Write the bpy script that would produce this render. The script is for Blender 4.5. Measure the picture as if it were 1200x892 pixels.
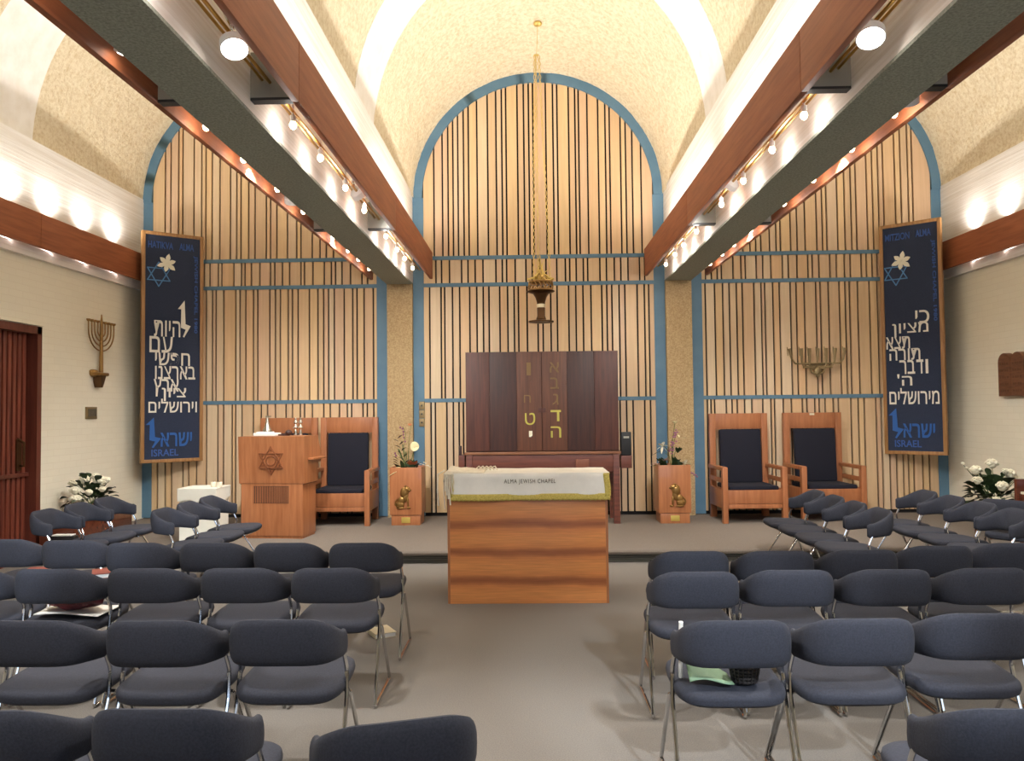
import bpy, bmesh, math, random
from mathutils import Vector, Matrix, noise
random.seed(7)
PI = math.pi
C = bpy.context.scene.collection
for o in list(bpy.data.objects): bpy.data.objects.remove(o)

# ------------------------------------------------------------------ camera
sc = bpy.context.scene
EYE = (-0.12, 0.0, 1.6)
YAW, PITCH, ROLL = math.radians(1.35), math.radians(2.1), math.radians(0.6)
cam_d = bpy.data.cameras.new('camera'); cam = bpy.data.objects.new('camera', cam_d); C.objects.link(cam)
cam_d.sensor_width = 36; cam_d.lens = 935 / 1200 * 36; cam_d.clip_start = 0.05; cam_d.clip_end = 60
fw = Vector((-math.sin(YAW) * math.cos(PITCH), math.cos(YAW) * math.cos(PITCH), math.sin(PITCH)))
rt = fw.cross(Vector((0, 0, 1))).normalized(); up = rt.cross(fw)
r2 = rt * math.cos(ROLL) - up * math.sin(ROLL); u2 = up * math.cos(ROLL) + rt * math.sin(ROLL)
M = Matrix(((r2.x, u2.x, -fw.x), (r2.y, u2.y, -fw.y), (r2.z, u2.z, -fw.z))).to_4x4(); M.translation = EYE
cam.matrix_world = M
sc.camera = cam

# ------------------------------------------------------------------ light and exposure
sc.view_settings.view_transform = 'Standard'; sc.view_settings.look = 'None'
sc.view_settings.gamma = 1; sc.view_settings.use_curve_mapping = False
sc.view_settings.exposure = 0.12
world = bpy.data.worlds.new('world'); sc.world = world; world.use_nodes = True
world.node_tree.nodes['Background'].inputs[0].default_value = (0.55, 0.70, 1.0, 1)
world.node_tree.nodes['Background'].inputs[1].default_value = 1.0
WARM = (1.0, 0.95, 0.90); LAMPW = (1.0, 0.98, 0.95); COOL = (0.80, 0.90, 1.0)
P_UP = 50.0        # uplight bulbs in the beam channels, watts
P_SIDE = 36.0       # uplight bulbs behind the side wall fascias
P_SPOT = 270.0     # reflector lamps
P_FILL = 60.0      # added cool fill from behind, tinted like daylight
def light(kind, loc, power, color, size=0.03, aim=None, angle=None, blend=0.5, sy=None):
    d = bpy.data.lights.new('lamp_light', kind); d.energy = power; d.color = color
    if kind == 'AREA':
        d.shape = 'RECTANGLE'; d.size = size; d.size_y = sy or size
    else: d.shadow_soft_size = size
    if kind == 'SPOT': d.spot_size = math.radians(angle); d.spot_blend = blend
    o = bpy.data.objects.new('lamp_light', d); C.objects.link(o); o.location = loc
    if aim is not None: o.rotation_euler = Vector(aim).to_track_quat('-Z', 'Y').to_euler()
    return o
# added area light giving cool fill, placed at the invented rear window
light('AREA', (1.2, -3.45, 2.4), P_FILL, (0.62, 0.78, 1.0), 3.6, (0, 1, -0.25), sy=2.0)

# ------------------------------------------------------------------ materials
def lin(c):
    return tuple((v / 255 / 12.92 if v / 255 <= 0.04045 else ((v / 255 + 0.055) / 1.055) ** 2.4) for v in c) + (1,)
MATS = {}
def mat(name, rgb, rough=0.6, metal=0.0, kind=None, rgb2=None, scale=10, bump=0.0, emit=0, sx=(1, 1, 1), coat=0, detail=6, mixr=(0.35, 0.65), bdist=0.01, tex_rough=0.6):
    if name in MATS: return MATS[name]
    m = bpy.data.materials.new(name); m.use_nodes = True; MATS[name] = m
    nt = m.node_tree; n = nt.nodes; L = nt.links; b = n['Principled BSDF']
    b.inputs['Base Color'].default_value = lin(rgb); b.inputs['Roughness'].default_value = rough; b.inputs['Metallic'].default_value = metal
    if coat: b.inputs['Coat Weight'].default_value = coat
    if emit:
        b.inputs['Emission Color'].default_value = lin(rgb); b.inputs['Emission Strength'].default_value = emit
    if kind:
        tc = n.new('ShaderNodeTexCoord'); mp = n.new('ShaderNodeMapping'); mp.inputs['Scale'].default_value = sx
        L.new(tc.outputs['Object'], mp.inputs['Vector'])
        if kind == 'wave':
            t = n.new('ShaderNodeTexWave'); t.inputs['Scale'].default_value = scale; t.inputs['Distortion'].default_value = 6; t.inputs['Detail'].default_value = 3; t.inputs['Detail Scale'].default_value = 1.2
            t.bands_direction = 'X'
            fac = t.outputs['Fac']
        else:
            t = n.new('ShaderNodeTexNoise'); t.inputs['Scale'].default_value = scale; t.inputs['Detail'].default_value = detail; t.inputs['Roughness'].default_value = tex_rough
            fac = t.outputs['Fac']
        L.new(mp.outputs['Vector'], t.inputs['Vector'])
        r = n.new('ShaderNodeValToRGB'); r.color_ramp.elements[0].position = mixr[0]; r.color_ramp.elements[1].position = mixr[1]
        r.color_ramp.elements[0].color = lin(rgb); r.color_ramp.elements[1].color = lin(rgb2 or rgb)
        L.new(fac, r.inputs['Fac']); L.new(r.outputs['Color'], b.inputs['Base Color'])
        if bump:
            bp = n.new('ShaderNodeBump'); bp.inputs['Strength'].default_value = bump; bp.inputs['Distance'].default_value = bdist
            L.new(fac, bp.inputs['Height']); L.new(bp.outputs['Normal'], b.inputs['Normal'])
        m['fac'] = t.name
    return m

def board_mat():
    # every board of the panel takes its own tone of timber
    m = bpy.data.materials.new('pale_timber_boards'); m.use_nodes = True; nt = m.node_tree; n = nt.nodes; L = nt.links; b = n['Principled BSDF']
    b.inputs['Roughness'].default_value = 0.55
    g = n.new('ShaderNodeNewGeometry'); r = n.new('ShaderNodeValToRGB'); cr = r.color_ramp
    cols = [(0.0, (218, 186, 144)), (0.2, (208, 178, 142)), (0.4, (222, 190, 144)), (0.6, (212, 178, 146)), (0.8, (222, 200, 166)), (1.0, (216, 178, 134))]
    cr.elements[0].position = 0; cr.elements[0].color = lin(cols[0][1]); cr.elements[1].position = 1; cr.elements[1].color = lin(cols[-1][1])
    for p, c in cols[1:-1]:
        e = cr.elements.new(p); e.color = lin(c)
    L.new(g.outputs['Random Per Island'], r.inputs['Fac'])
    tc = n.new('ShaderNodeTexCoord'); mp = n.new('ShaderNodeMapping'); mp.inputs['Scale'].default_value = (14, 14, 0.7)
    t = n.new('ShaderNodeTexNoise'); t.inputs['Scale'].default_value = 2.0; t.inputs['Detail'].default_value = 6
    L.new(tc.outputs['Object'], mp.inputs['Vector']); L.new(mp.outputs['Vector'], t.inputs['Vector'])
    mx = n.new('ShaderNodeMixRGB'); mx.blend_type = 'MULTIPLY'; mx.inputs['Fac'].default_value = 0.9
    r2_ = n.new('ShaderNodeValToRGB'); r2_.color_ramp.elements[0].position = 0.3; r2_.color_ramp.elements[0].color = (0.88, 0.86, 0.84, 1); r2_.color_ramp.elements[1].position = 0.7; r2_.color_ramp.elements[1].color = (1, 1, 1, 1)
    L.new(t.outputs['Fac'], r2_.inputs['Fac']); L.new(r.outputs['Color'], mx.inputs[1]); L.new(r2_.outputs['Color'], mx.inputs[2]); L.new(mx.outputs['Color'], b.inputs['Base Color'])
    return m
M_BOARD = board_mat()
M_GAP = mat('dark_board_gap', (30, 27, 28), 0.9)
M_BLUE = mat('blue_paint', (92, 126, 148), 0.55, kind='noise', rgb2=(80, 116, 140), scale=3)
M_CARPET = mat('taupe_carpet', (126, 120, 113), 0.95, kind='noise', rgb2=(104, 99, 93), scale=160, bump=0.5, bdist=0.004)
M_STAGE = mat('stage_carpet', (122, 112, 102), 0.95, kind='noise', rgb2=(102, 93, 84), scale=160, bump=0.5, bdist=0.004)
M_PLASTER = mat('coarse_cream_plaster', (232, 220, 192), 0.85, kind='noise', rgb2=(202, 180, 136), scale=22, bump=0.8, bdist=0.025, mixr=(0.42, 0.72), detail=8, tex_rough=0.7)
M_WHITE = mat('white_board_marked_concrete', (244, 242, 238), 0.6, kind='noise', rgb2=(226, 221, 212), scale=3, sx=(1, 0.25, 16), bump=0.35, bdist=0.01)
M_RIB = mat('smooth_white_rib', (246, 244, 240), 0.7, kind='noise', rgb2=(236, 232, 224), scale=5, bump=0.1)
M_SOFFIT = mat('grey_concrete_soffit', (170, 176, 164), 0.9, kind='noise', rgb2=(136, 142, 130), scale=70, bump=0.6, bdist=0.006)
M_FASCIA = mat('red_brown_timber', (158, 92, 56), 0.6, kind='noise', rgb2=(134, 74, 43), scale=3, sx=(10, 0.6, 10))
M_SAND = mat('sandy_render', (196, 172, 130), 0.9, kind='noise', rgb2=(164, 136, 96), scale=60, bump=0.8, bdist=0.008)
M_OAK = mat('orange_brown_wood', (178, 116, 74), 0.4, kind='noise', rgb2=(156, 96, 58), scale=3, sx=(9, 9, 0.7), coat=0.2)
M_THRONE = mat('red_brown_wood', (172, 110, 70), 0.45, kind='noise', rgb2=(150, 92, 56), scale=3, sx=(9, 9, 0.7), coat=0.2)
M_ARK1 = mat('dark_walnut', (88, 50, 40), 0.55, kind='noise', rgb2=(66, 38, 33), scale=3, sx=(10, 10, 0.6))
M_ARK2 = mat('darker_walnut', (70, 42, 36), 0.55, kind='noise', rgb2=(50, 32, 31), scale=3, sx=(10, 10, 0.6))
M_ARK3 = mat('brown_walnut', (102, 64, 46), 0.55, kind='noise', rgb2=(82, 50, 38), scale=3, sx=(10, 10, 0.6))
M_ARKT = mat('reddish_table_wood', (112, 64, 50), 0.4, kind='noise', rgb2=(88, 50, 42), scale=3, sx=(0.8, 8, 10))
M_NAVY = mat('dark_navy_cushion', (15, 17, 36), 0.9, kind='noise', rgb2=(10, 12, 26), scale=120, bump=0.2)
M_SEAT = mat('slate_blue_chair_fabric', (45, 47, 58), 0.9, kind='noise', rgb2=(34, 36, 45), scale=140, bump=0.3, bdist=0.003)
M_CHROME = mat('chrome_tube', (205, 205, 205), 0.12, 1.0)
M_BRASS = mat('brass', (190, 150, 70), 0.3, 1.0)
M_GOLDCH = mat('gilded_chain', (214, 188, 112), 0.35, 0.8)
M_BRONZE = mat('antique_bronze', (150, 116, 66), 0.4, 0.8)
M_DBRONZE = mat('dark_bronze', (92, 66, 42), 0.4, 0.8)
M_OLIVEM = mat('dull_olive_metal', (138, 120, 86), 0.5, 0.5)
M_SILVER = mat('polished_silver', (215, 212, 205), 0.2, 1.0)
M_LAMPW = mat('white_lamp_enamel', (225, 225, 225), 0.4)
M_LENS = mat('lit_lens', (255, 246, 232), 0.5, emit=14)
M_BULB = mat('lit_bulb', (255, 224, 180), 0.5, emit=12)
M_GREYM = mat('grey_painted_steel', (150, 148, 138), 0.5)
M_BLACK = mat('black_plastic', (24, 24, 26), 0.5)
M_CLOTH = mat('white_satin_cloth', (246, 244, 236), 0.55, kind='noise', rgb2=(236, 234, 226), scale=6, bump=0.3, bdist=0.01)
M_GOLDF = mat('gold_fringe', (216, 198, 104), 0.6, kind='noise', rgb2=(182, 162, 72), scale=90, bump=0.6, bdist=0.006)
M_TALLIT = mat('cream_wool', (238, 230, 210), 0.9, kind='noise', rgb2=(226, 216, 196), scale=30, bump=0.4)
M_INK = mat('dark_embroidery', (80, 74, 48), 0.7)
M_BNAVY = mat('banner_navy_felt', (45, 54, 76), 0.95, kind='noise', rgb2=(38, 46, 66), scale=90, bump=0.3, bdist=0.003)
M_BFRAME = mat('banner_frame_oak', (164, 122, 72), 0.5, kind='noise', rgb2=(140, 98, 54), scale=4, sx=(8, 8, 0.8))
M_FELTW = mat('cream_felt', (232, 226, 212), 0.9)
M_FELTB = mat('blue_felt', (46, 92, 158), 0.9)
M_FELTL = mat('light_blue_felt', (88, 134, 182), 0.9)
M_FELTD = mat('deep_blue_felt', (58, 88, 150), 0.9)
M_GILT = mat('gilt_letter', (190, 180, 84), 0.4, 0.3)
M_GILTD = mat('worn_gilt_letter', (122, 96, 58), 0.5, 0.2)
M_DOOR = mat('dark_red_wood', (132, 68, 50), 0.4, kind='noise', rgb2=(92, 44, 34), scale=3, sx=(9, 9, 0.6))
M_DOORF = mat('door_frame_wood', (104, 52, 38), 0.4, kind='noise', rgb2=(84, 40, 30), scale=3, sx=(9, 9, 0.6))
M_GREEN = mat('dark_green_leaf', (44, 66, 34), 0.5, kind='noise', rgb2=(28, 46, 24), scale=20)
M_LGREEN = mat('mid_green_stem', (84, 104, 56), 0.6)
M_PETALW = mat('white_petal', (236, 232, 212), 0.7, kind='noise', rgb2=(224, 218, 190), scale=40)
M_CREAMP = mat('cream_petal', (240, 228, 178), 0.6)
M_PURPLE = mat('mauve_petal', (146, 92, 116), 0.7)
M_ORANGE = mat('orange_petal', (206, 128, 84), 0.7)
M_PLUM = mat('plum_leaf', (70, 44, 58), 0.6)
M_TABLEW = mat('white_tablecloth', (226, 224, 212), 0.8, kind='noise', rgb2=(216, 214, 200), scale=4, bump=0.3, bdist=0.01)
M_WAX = mat('white_wax', (236, 228, 206), 0.5)
M_PAPER = mat('white_paper', (232, 230, 224), 0.8)
M_BURG = mat('burgundy_leather', (128, 42, 50), 0.45, kind='noise', rgb2=(70, 20, 28), scale=12, bump=0.5)
M_REDBOOK = mat('brick_red_book_cloth', (134, 70, 58), 0.7)
M_IVORY = mat('ivory_panel', (214, 204, 178), 0.5)
M_PIANO = mat('piano_mahogany', (104, 56, 38), 0.25, kind='noise', rgb2=(82, 42, 30), scale=3, sx=(8, 0.8, 8), coat=0.4)
M_PLATE = mat('gold_plate', (206, 182, 96), 0.35, 0.5)
M_TABLET = mat('carved_brown_wood', (116, 74, 46), 0.6, kind='noise', rgb2=(92, 56, 36), scale=8, sx=(1, 1, 6), bump=0.4)
M_GREENP = mat('green_paper', (116, 142, 112), 0.7)

def brick_mat():
    m = bpy.data.materials.new('cream_painted_brick'); m.use_nodes = True; nt = m.node_tree; n = nt.nodes; L = nt.links; b = n['Principled BSDF']
    b.inputs['Roughness'].default_value = 0.65
    tc = n.new('ShaderNodeTexCoord'); sp = n.new('ShaderNodeSeparateXYZ'); cb = n.new('ShaderNodeCombineXYZ')
    L.new(tc.outputs['Object'], sp.inputs[0]); L.new(sp.outputs['Y'], cb.inputs['X']); L.new(sp.outputs['Z'], cb.inputs['Y'])
    br = n.new('ShaderNodeTexBrick'); br.inputs['Scale'].default_value = 1; br.inputs['Brick Width'].default_value = 0.23; br.inputs['Row Height'].default_value = 0.075
    br.inputs['Mortar Size'].default_value = 0.006; br.inputs['Mortar Smooth'].default_value = 0.6
    br.inputs['Color1'].default_value = lin((234, 228, 208)); br.inputs['Color2'].default_value = lin((231, 225, 205)); br.inputs['Mortar'].default_value = lin((228, 221, 200))
    L.new(cb.outputs[0], br.inputs['Vector']); L.new(br.outputs['Color'], b.inputs['Base Color'])
    bp = n.new('ShaderNodeBump'); bp.inputs['Strength'].default_value = 0.15; bp.inputs['Distance'].default_value = 0.003; bp.invert = True
    L.new(br.outputs['Fac'], bp.inputs['Height']); L.new(bp.outputs['Normal'], b.inputs['Normal'])
    return m
M_BRICK = brick_mat()

def veneer_mat():
    # horizontal grain veneer with dark heartwood bands
    m = bpy.data.materials.new('banded_veneer'); m.use_nodes = True; nt = m.node_tree; n = nt.nodes; L = nt.links; b = n['Principled BSDF']
    b.inputs['Roughness'].default_value = 0.4; b.inputs['Coat Weight'].default_value = 0.15
    tc = n.new('ShaderNodeTexCoord'); mp = n.new('ShaderNodeMapping'); mp.inputs['Scale'].default_value = (0.9, 1, 1)
    L.new(tc.outputs['Object'], mp.inputs['Vector'])
    t = n.new('ShaderNodeTexNoise'); t.inputs['Scale'].default_value = 1.9; t.inputs['Detail'].default_value = 6
    L.new(mp.outputs['Vector'], t.inputs['Vector'])
    sp = n.new('ShaderNodeSeparateXYZ'); L.new(tc.outputs['Object'], sp.inputs[0])
    a = n.new('ShaderNodeMath'); a.operation = 'MULTIPLY_ADD'; a.inputs[1].default_value = 0.09; L.new(t.outputs['Fac'], a.inputs[0]); L.new(sp.outputs['Z'], a.inputs[2])
    s = n.new('ShaderNodeMath'); s.operation = 'MULTIPLY'; s.inputs[1].default_value = 2 * PI / 0.236; L.new(a.outputs[0], s.inputs[0])
    s2 = n.new('ShaderNodeMath'); s2.operation = 'ADD'; s2.inputs[1].default_value = 0.2; L.new(s.outputs[0], s2.inputs[0])
    co = n.new('ShaderNodeMath'); co.operation = 'COSINE'; L.new(s2.outputs[0], co.inputs[0])
    r = n.new('ShaderNodeValToRGB'); r.color_ramp.elements[0].position = 0.0; r.color_ramp.elements[0].color = lin((196, 128, 74))
    r.color_ramp.elements[1].position = 1.0; r.color_ramp.elements[1].color = lin((142, 82, 50))
    e = r.color_ramp.elements.new(0.70); e.color = lin((186, 116, 66))
    mr = n.new('ShaderNodeMapRange'); mr.inputs['From Min'].default_value = -1; L.new(co.outputs[0], mr.inputs['Value']); L.new(mr.outputs[0], r.inputs['Fac'])
    g = n.new('ShaderNodeTexNoise'); g.inputs['Scale'].default_value = 4; g.inputs['Detail'].default_value = 6
    mp2 = n.new('ShaderNodeMapping'); mp2.inputs['Scale'].default_value = (1, 1, 22); L.new(tc.outputs['Object'], mp2.inputs['Vector']); L.new(mp2.outputs['Vector'], g.inputs['Vector'])
    mx = n.new('ShaderNodeMixRGB'); mx.blend_type = 'MULTIPLY'; mx.inputs['Fac'].default_value = 0.5; L.new(r.outputs['Color'], mx.inputs[1]); L.new(g.outputs['Fac'], mx.inputs[2])
    mul = n.new('ShaderNodeMixRGB'); mul.blend_type = 'MULTIPLY'; mul.inputs['Fac'].default_value = 1; mul.inputs[2].default_value = (1.62, 1.68, 1.72, 1); L.new(mx.outputs[0], mul.inputs[1])
    L.new(mul.outputs['Color'], b.inputs['Base Color'])
    return m
M_VENEER = veneer_mat()

# ------------------------------------------------------------------ mesh helpers
class MB:
    def __init__(s): s.bm = bmesh.new(); s.mi = 0
    def _tag(s, faces):
        for f in faces: f.material_index = s.mi
    def box(s, x0, x1, y0, y1, z0, z1, bev=0, mtx=None):
        r = bmesh.ops.create_cube(s.bm, size=1); vs = r['verts']
        for v in vs: v.co = Vector(((x0 + x1) / 2 + v.co.x * (x1 - x0), (y0 + y1) / 2 + v.co.y * (y1 - y0), (z0 + z1) / 2 + v.co.z * (z1 - z0)))
        if mtx: bmesh.ops.transform(s.bm, matrix=mtx, verts=vs)
        fs = list({f for v in vs for f in v.link_faces}); s._tag(fs)
        if bev:
            es = list({e for v in vs for e in v.link_edges})
            bmesh.ops.bevel(s.bm, geom=es, offset=bev, segments=2, affect='EDGES', profile=0.6)
        return s
    def tube(s, pts, r, seg=8, radii=None, cap=True):
        pts = [Vector(p) for p in pts]; n = len(pts); rings = []
        t = (pts[1] - pts[0]).normalized(); a = t.orthogonal().normalized()
        for i, p in enumerate(pts):
            if i == 0: d = pts[1] - pts[0]
            elif i == n - 1: d = pts[-1] - pts[-2]
            else: d = (pts[i + 1] - p).normalized() + (p - pts[i - 1]).normalized()
            if d.length < 1e-9: d = t
            d.normalize(); a = (a - d * a.dot(d));
            if a.length < 1e-6: a = d.orthogonal()
            a.normalize(); b = d.cross(a); rr = radii[i] if radii else r
            rings.append([s.bm.verts.new(p + (a * math.cos(2 * PI * k / seg) + b * math.sin(2 * PI * k / seg)) * rr) for k in range(seg)])
        fs = []
        for i in range(n - 1):
            for k in range(seg):
                fs.append(s.bm.faces.new((rings[i][k], rings[i][(k + 1) % seg], rings[i + 1][(k + 1) % seg], rings[i + 1][k])))
        if cap:
            fs.append(s.bm.faces.new(rings[0][::-1])); fs.append(s.bm.faces.new(rings[-1]))
        s._tag(fs); return s
    def lathe(s, prof, c=(0, 0, 0), seg=20, mtx=None):
        c = Vector(c); rings = []; fs = []
        for r, z in prof:
            ring = []
            for k in range(seg):
                v = Vector((r * math.cos(2 * PI * k / seg), r * math.sin(2 * PI * k / seg), z))
                if mtx: v = mtx @ v
                ring.append(s.bm.verts.new(v + c))
            rings.append(ring)
        for i in range(len(prof) - 1):
            for k in range(seg):
                fs.append(s.bm.faces.new((rings[i][k], rings[i][(k + 1) % seg], rings[i + 1][(k + 1) % seg], rings[i + 1][k])))
        fs.append(s.bm.faces.new(rings[0][::-1])); fs.append(s.bm.faces.new(rings[-1])); s._tag(fs); return s
    def prism(s, poly, axis, a0, a1):
        # poly: 2D points; axis: 'x','y','z' extrude direction
        def P(u, v, w):
            return {'x': (w, u, v), 'y': (u, w, v), 'z': (u, v, w)}[axis]
        A = [s.bm.verts.new(P(u, v, a0)) for u, v in poly]; B = [s.bm.verts.new(P(u, v, a1)) for u, v in poly]
        n = len(poly); fs = [s.bm.faces.new(A), s.bm.faces.new(B[::-1])]
        for i in range(n): fs.append(s.bm.faces.new((A[i], B[i], B[(i + 1) % n], A[(i + 1) % n])))
        s._tag(fs); return s
    def blob(s, c, r, sub=2, rough=0.0, mtx=None, fr=3):
        rs = bmesh.ops.create_icosphere(s.bm, subdivisions=sub, radius=1)['verts']
        r = (r, r, r) if not hasattr(r, '__len__') else r
        for v in rs:
            k = 1 + (rough * noise.noise(v.co * fr + Vector(c) * 7) if rough else 0)
            v.co = Vector((v.co.x * r[0] * k, v.co.y * r[1] * k, v.co.z * r[2] * k))
            if mtx: v.co = mtx @ v.co
            v.co += Vector(c)
        s._tag({f for v in rs for f in v.link_faces}); return s
    def quad(s, a, b, c, d):
        f = s.bm.faces.new([s.bm.verts.new(p) for p in (a, b, c, d)]); s._tag([f]); return s
    def grid(s, fn, nu, nv):
        vs = [[s.bm.verts.new(fn(i / nu, j / nv)) for j in range(nv + 1)] for i in range(nu + 1)]
        fs = [s.bm.faces.new((vs[i][j], vs[i + 1][j], vs[i + 1][j + 1], vs[i][j + 1])) for i in range(nu) for j in range(nv)]
        s._tag(fs); return vs
    def mesh(s, name, mats, smooth=True):
        bmesh.ops.recalc_face_normals(s.bm, faces=s.bm.faces)
        me = bpy.data.meshes.new(name); s.bm.to_mesh(me); s.bm.free()
        for m in (mats if isinstance(mats, (list, tuple)) else [mats]): me.materials.append(m)
        if smooth:
            for p in me.polygons: p.use_smooth = True
            try: me.set_sharp_from_angle(angle=math.radians(38))
            except Exception: pass
        return me
    def build(s, name, mats, parent=None, smooth=True, loc=None):
        o = bpy.data.objects.new(name, s.mesh(name, mats, smooth)); C.objects.link(o)
        if parent: o.parent = parent
        if loc: o.location = loc
        return o

def thing(name, label, cat, loc=(0, 0, 0), rz=0, group=None):
    o = bpy.data.objects.new(name, None); C.objects.link(o); o.location = loc; o.rotation_euler = (0, 0, rz); o.empty_display_size = 0.1
    return tag(o, label, cat, group)
def tag(o, label, cat, group=None):
    o['label'] = label; o['category'] = cat
    if group: o['group'] = group
    return o
def struct(o, label=None):
    o['kind'] = 'structure'
    if label: o['label'] = label
    return o
def empty_struct(name, label=None):
    o = bpy.data.objects.new(name, None); C.objects.link(o); return struct(o, label)
def dup(root, loc, rz, label=None, group=None, scale=None):
    r = root.copy(); C.objects.link(r); r.location = loc; r.rotation_euler = (0, 0, rz)
    if label: r['label'] = label
    if group: r['group'] = group
    for ch in list(root.children):
        c = ch.copy(); C.objects.link(c); c.parent = r
        for g in list(ch.children):
            d = g.copy(); C.objects.link(d); d.parent = c
    return r

def text_mesh(txt, box, y, m, name, parent, depth=0.006, bold=0.0, rot=0.0, shear=0.0, space=1.0):
    """letters fitted into box=(x0,x1,z0,z1) in the parent's x/z plane, facing -y; rot in degrees turns the line in its plane"""
    cu = bpy.data.curves.new('lettering', 'FONT'); cu.body = txt; cu.extrude = 0.02; cu.offset = bold; cu.resolution_u = 3; cu.shear = shear; cu.space_character = space
    t = bpy.data.objects.new('lettering', cu); C.objects.link(t)
    dg = bpy.context.evaluated_depsgraph_get(); me = bpy.data.meshes.new_from_object(t.evaluated_get(dg))
    bpy.data.objects.remove(t)
    R = Matrix.Rotation(math.radians(rot), 3, 'Z')
    for v in me.vertices: v.co = R @ v.co
    xs = [v.co.x for v in me.vertices]; ys = [v.co.y for v in me.vertices]
    if not xs: return None
    a, b, c, d = min(xs), max(xs), min(ys), max(ys); x0, x1, z0, z1 = box
    for v in me.vertices:
        px = x0 + (v.co.x - a) / (b - a or 1) * (x1 - x0); pz = z0 + (v.co.y - c) / (d - c or 1) * (z1 - z0)
        v.co = Vector((px, y - (depth if v.co.z > 0 else 0), pz))
    me.materials.clear(); me.materials.append(m)
    o = bpy.data.objects.new(name, me); C.objects.link(o)
    if parent: o.parent = parent
    return o
heb = lambda s: s[::-1]
def dalet(box, y, m, name, parent, depth=0.006):
    x0, x1, z0, z1 = box
    P = [(0, 1), (1, 1), (1, 0.82), (0.84, 0.82), (0.84, 0), (0.62, 0), (0.62, 0.82), (0, 0.82)]
    return MB().prism([(x0 + (x1 - x0) * a, z0 + (z1 - z0) * b) for a, b in P], 'y', y - depth, y).build(name, m, parent, smooth=False)

# ------------------------------------------------------------------ room shell
WX, BW = 5.56, 11.10          # half width, back wall
SPR = 4.58                    # springing height of the vaults
YR = -3.6                     # rear wall
sf = MB().box(-WX - 0.2, WX + 0.2, YR - 0.2, BW + 0.2, -0.1, 0).build('floor', M_CARPET, smooth=False); struct(sf)
# stage: carpeted platform with rounded nosing over a recessed grille riser
st = MB()
st.box(-WX, WX, 8.43, BW, 0, 0.085)
prof = [(8.43, 0.085), (8.37, 0.085), (8.35, 0.095), (8.345, 0.115), (8.352, 0.130), (8.37, 0.14), (BW, 0.14), (BW, 0.085)]
st.prism(prof, 'x', -WX, WX)
stage = struct(st.build('floor_stage', M_STAGE), 'carpeted low stage in front of the timber wall')
g = MB()
g.box(-WX, WX, 8.425, 8.431, 0.0, 0.085)
g.build('riser_panel', mat('riser_dark', (58, 60, 56), 0.8), stage, smooth=False)
g = MB()
for k in range(5): g.box(-WX, WX, 8.405, 8.425, 0.006 + k * 0.016, 0.012 + k * 0.016)
g.build('riser_grille', mat('grille_grey', (128, 126, 116), 0.5, 0.4), stage, smooth=False)

# side walls (painted brick below, board marked concrete above)
def side_wall(s, name):
    w = empty_struct(name)
    m = MB(); X0, X1 = (WX, WX + 0.2) if s > 0 else (-WX - 0.2, -WX)
    if s < 0:
        m.box(X0, X1, 8.72, BW, 0, 3.33); m.box(X0, X1, YR, 6.4, 0, 3.33); m.box(X0, X1, 6.4, 8.72, 2.57, 3.33)
    else: m.box(X0, X1, YR, BW, 0, 3.33)
    m.build('brick_wall', M_BRICK, w, smooth=False)
    m = MB().box(X0, X1, YR, BW, 3.33, SPR + 0.04); m.build('upper_wall', M_WHITE, w, smooth=False)
    a, b = sorted((s * WX, s * (WX - 0.055)))
    m = MB().box(a, b, YR, 10.93, 3.31, 3.42); m.build('wall_ledge', M_WHITE, w, smooth=False)
    return w
WL = side_wall(-1, 'wall_left'); WR = side_wall(1, 'wall_right')

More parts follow.
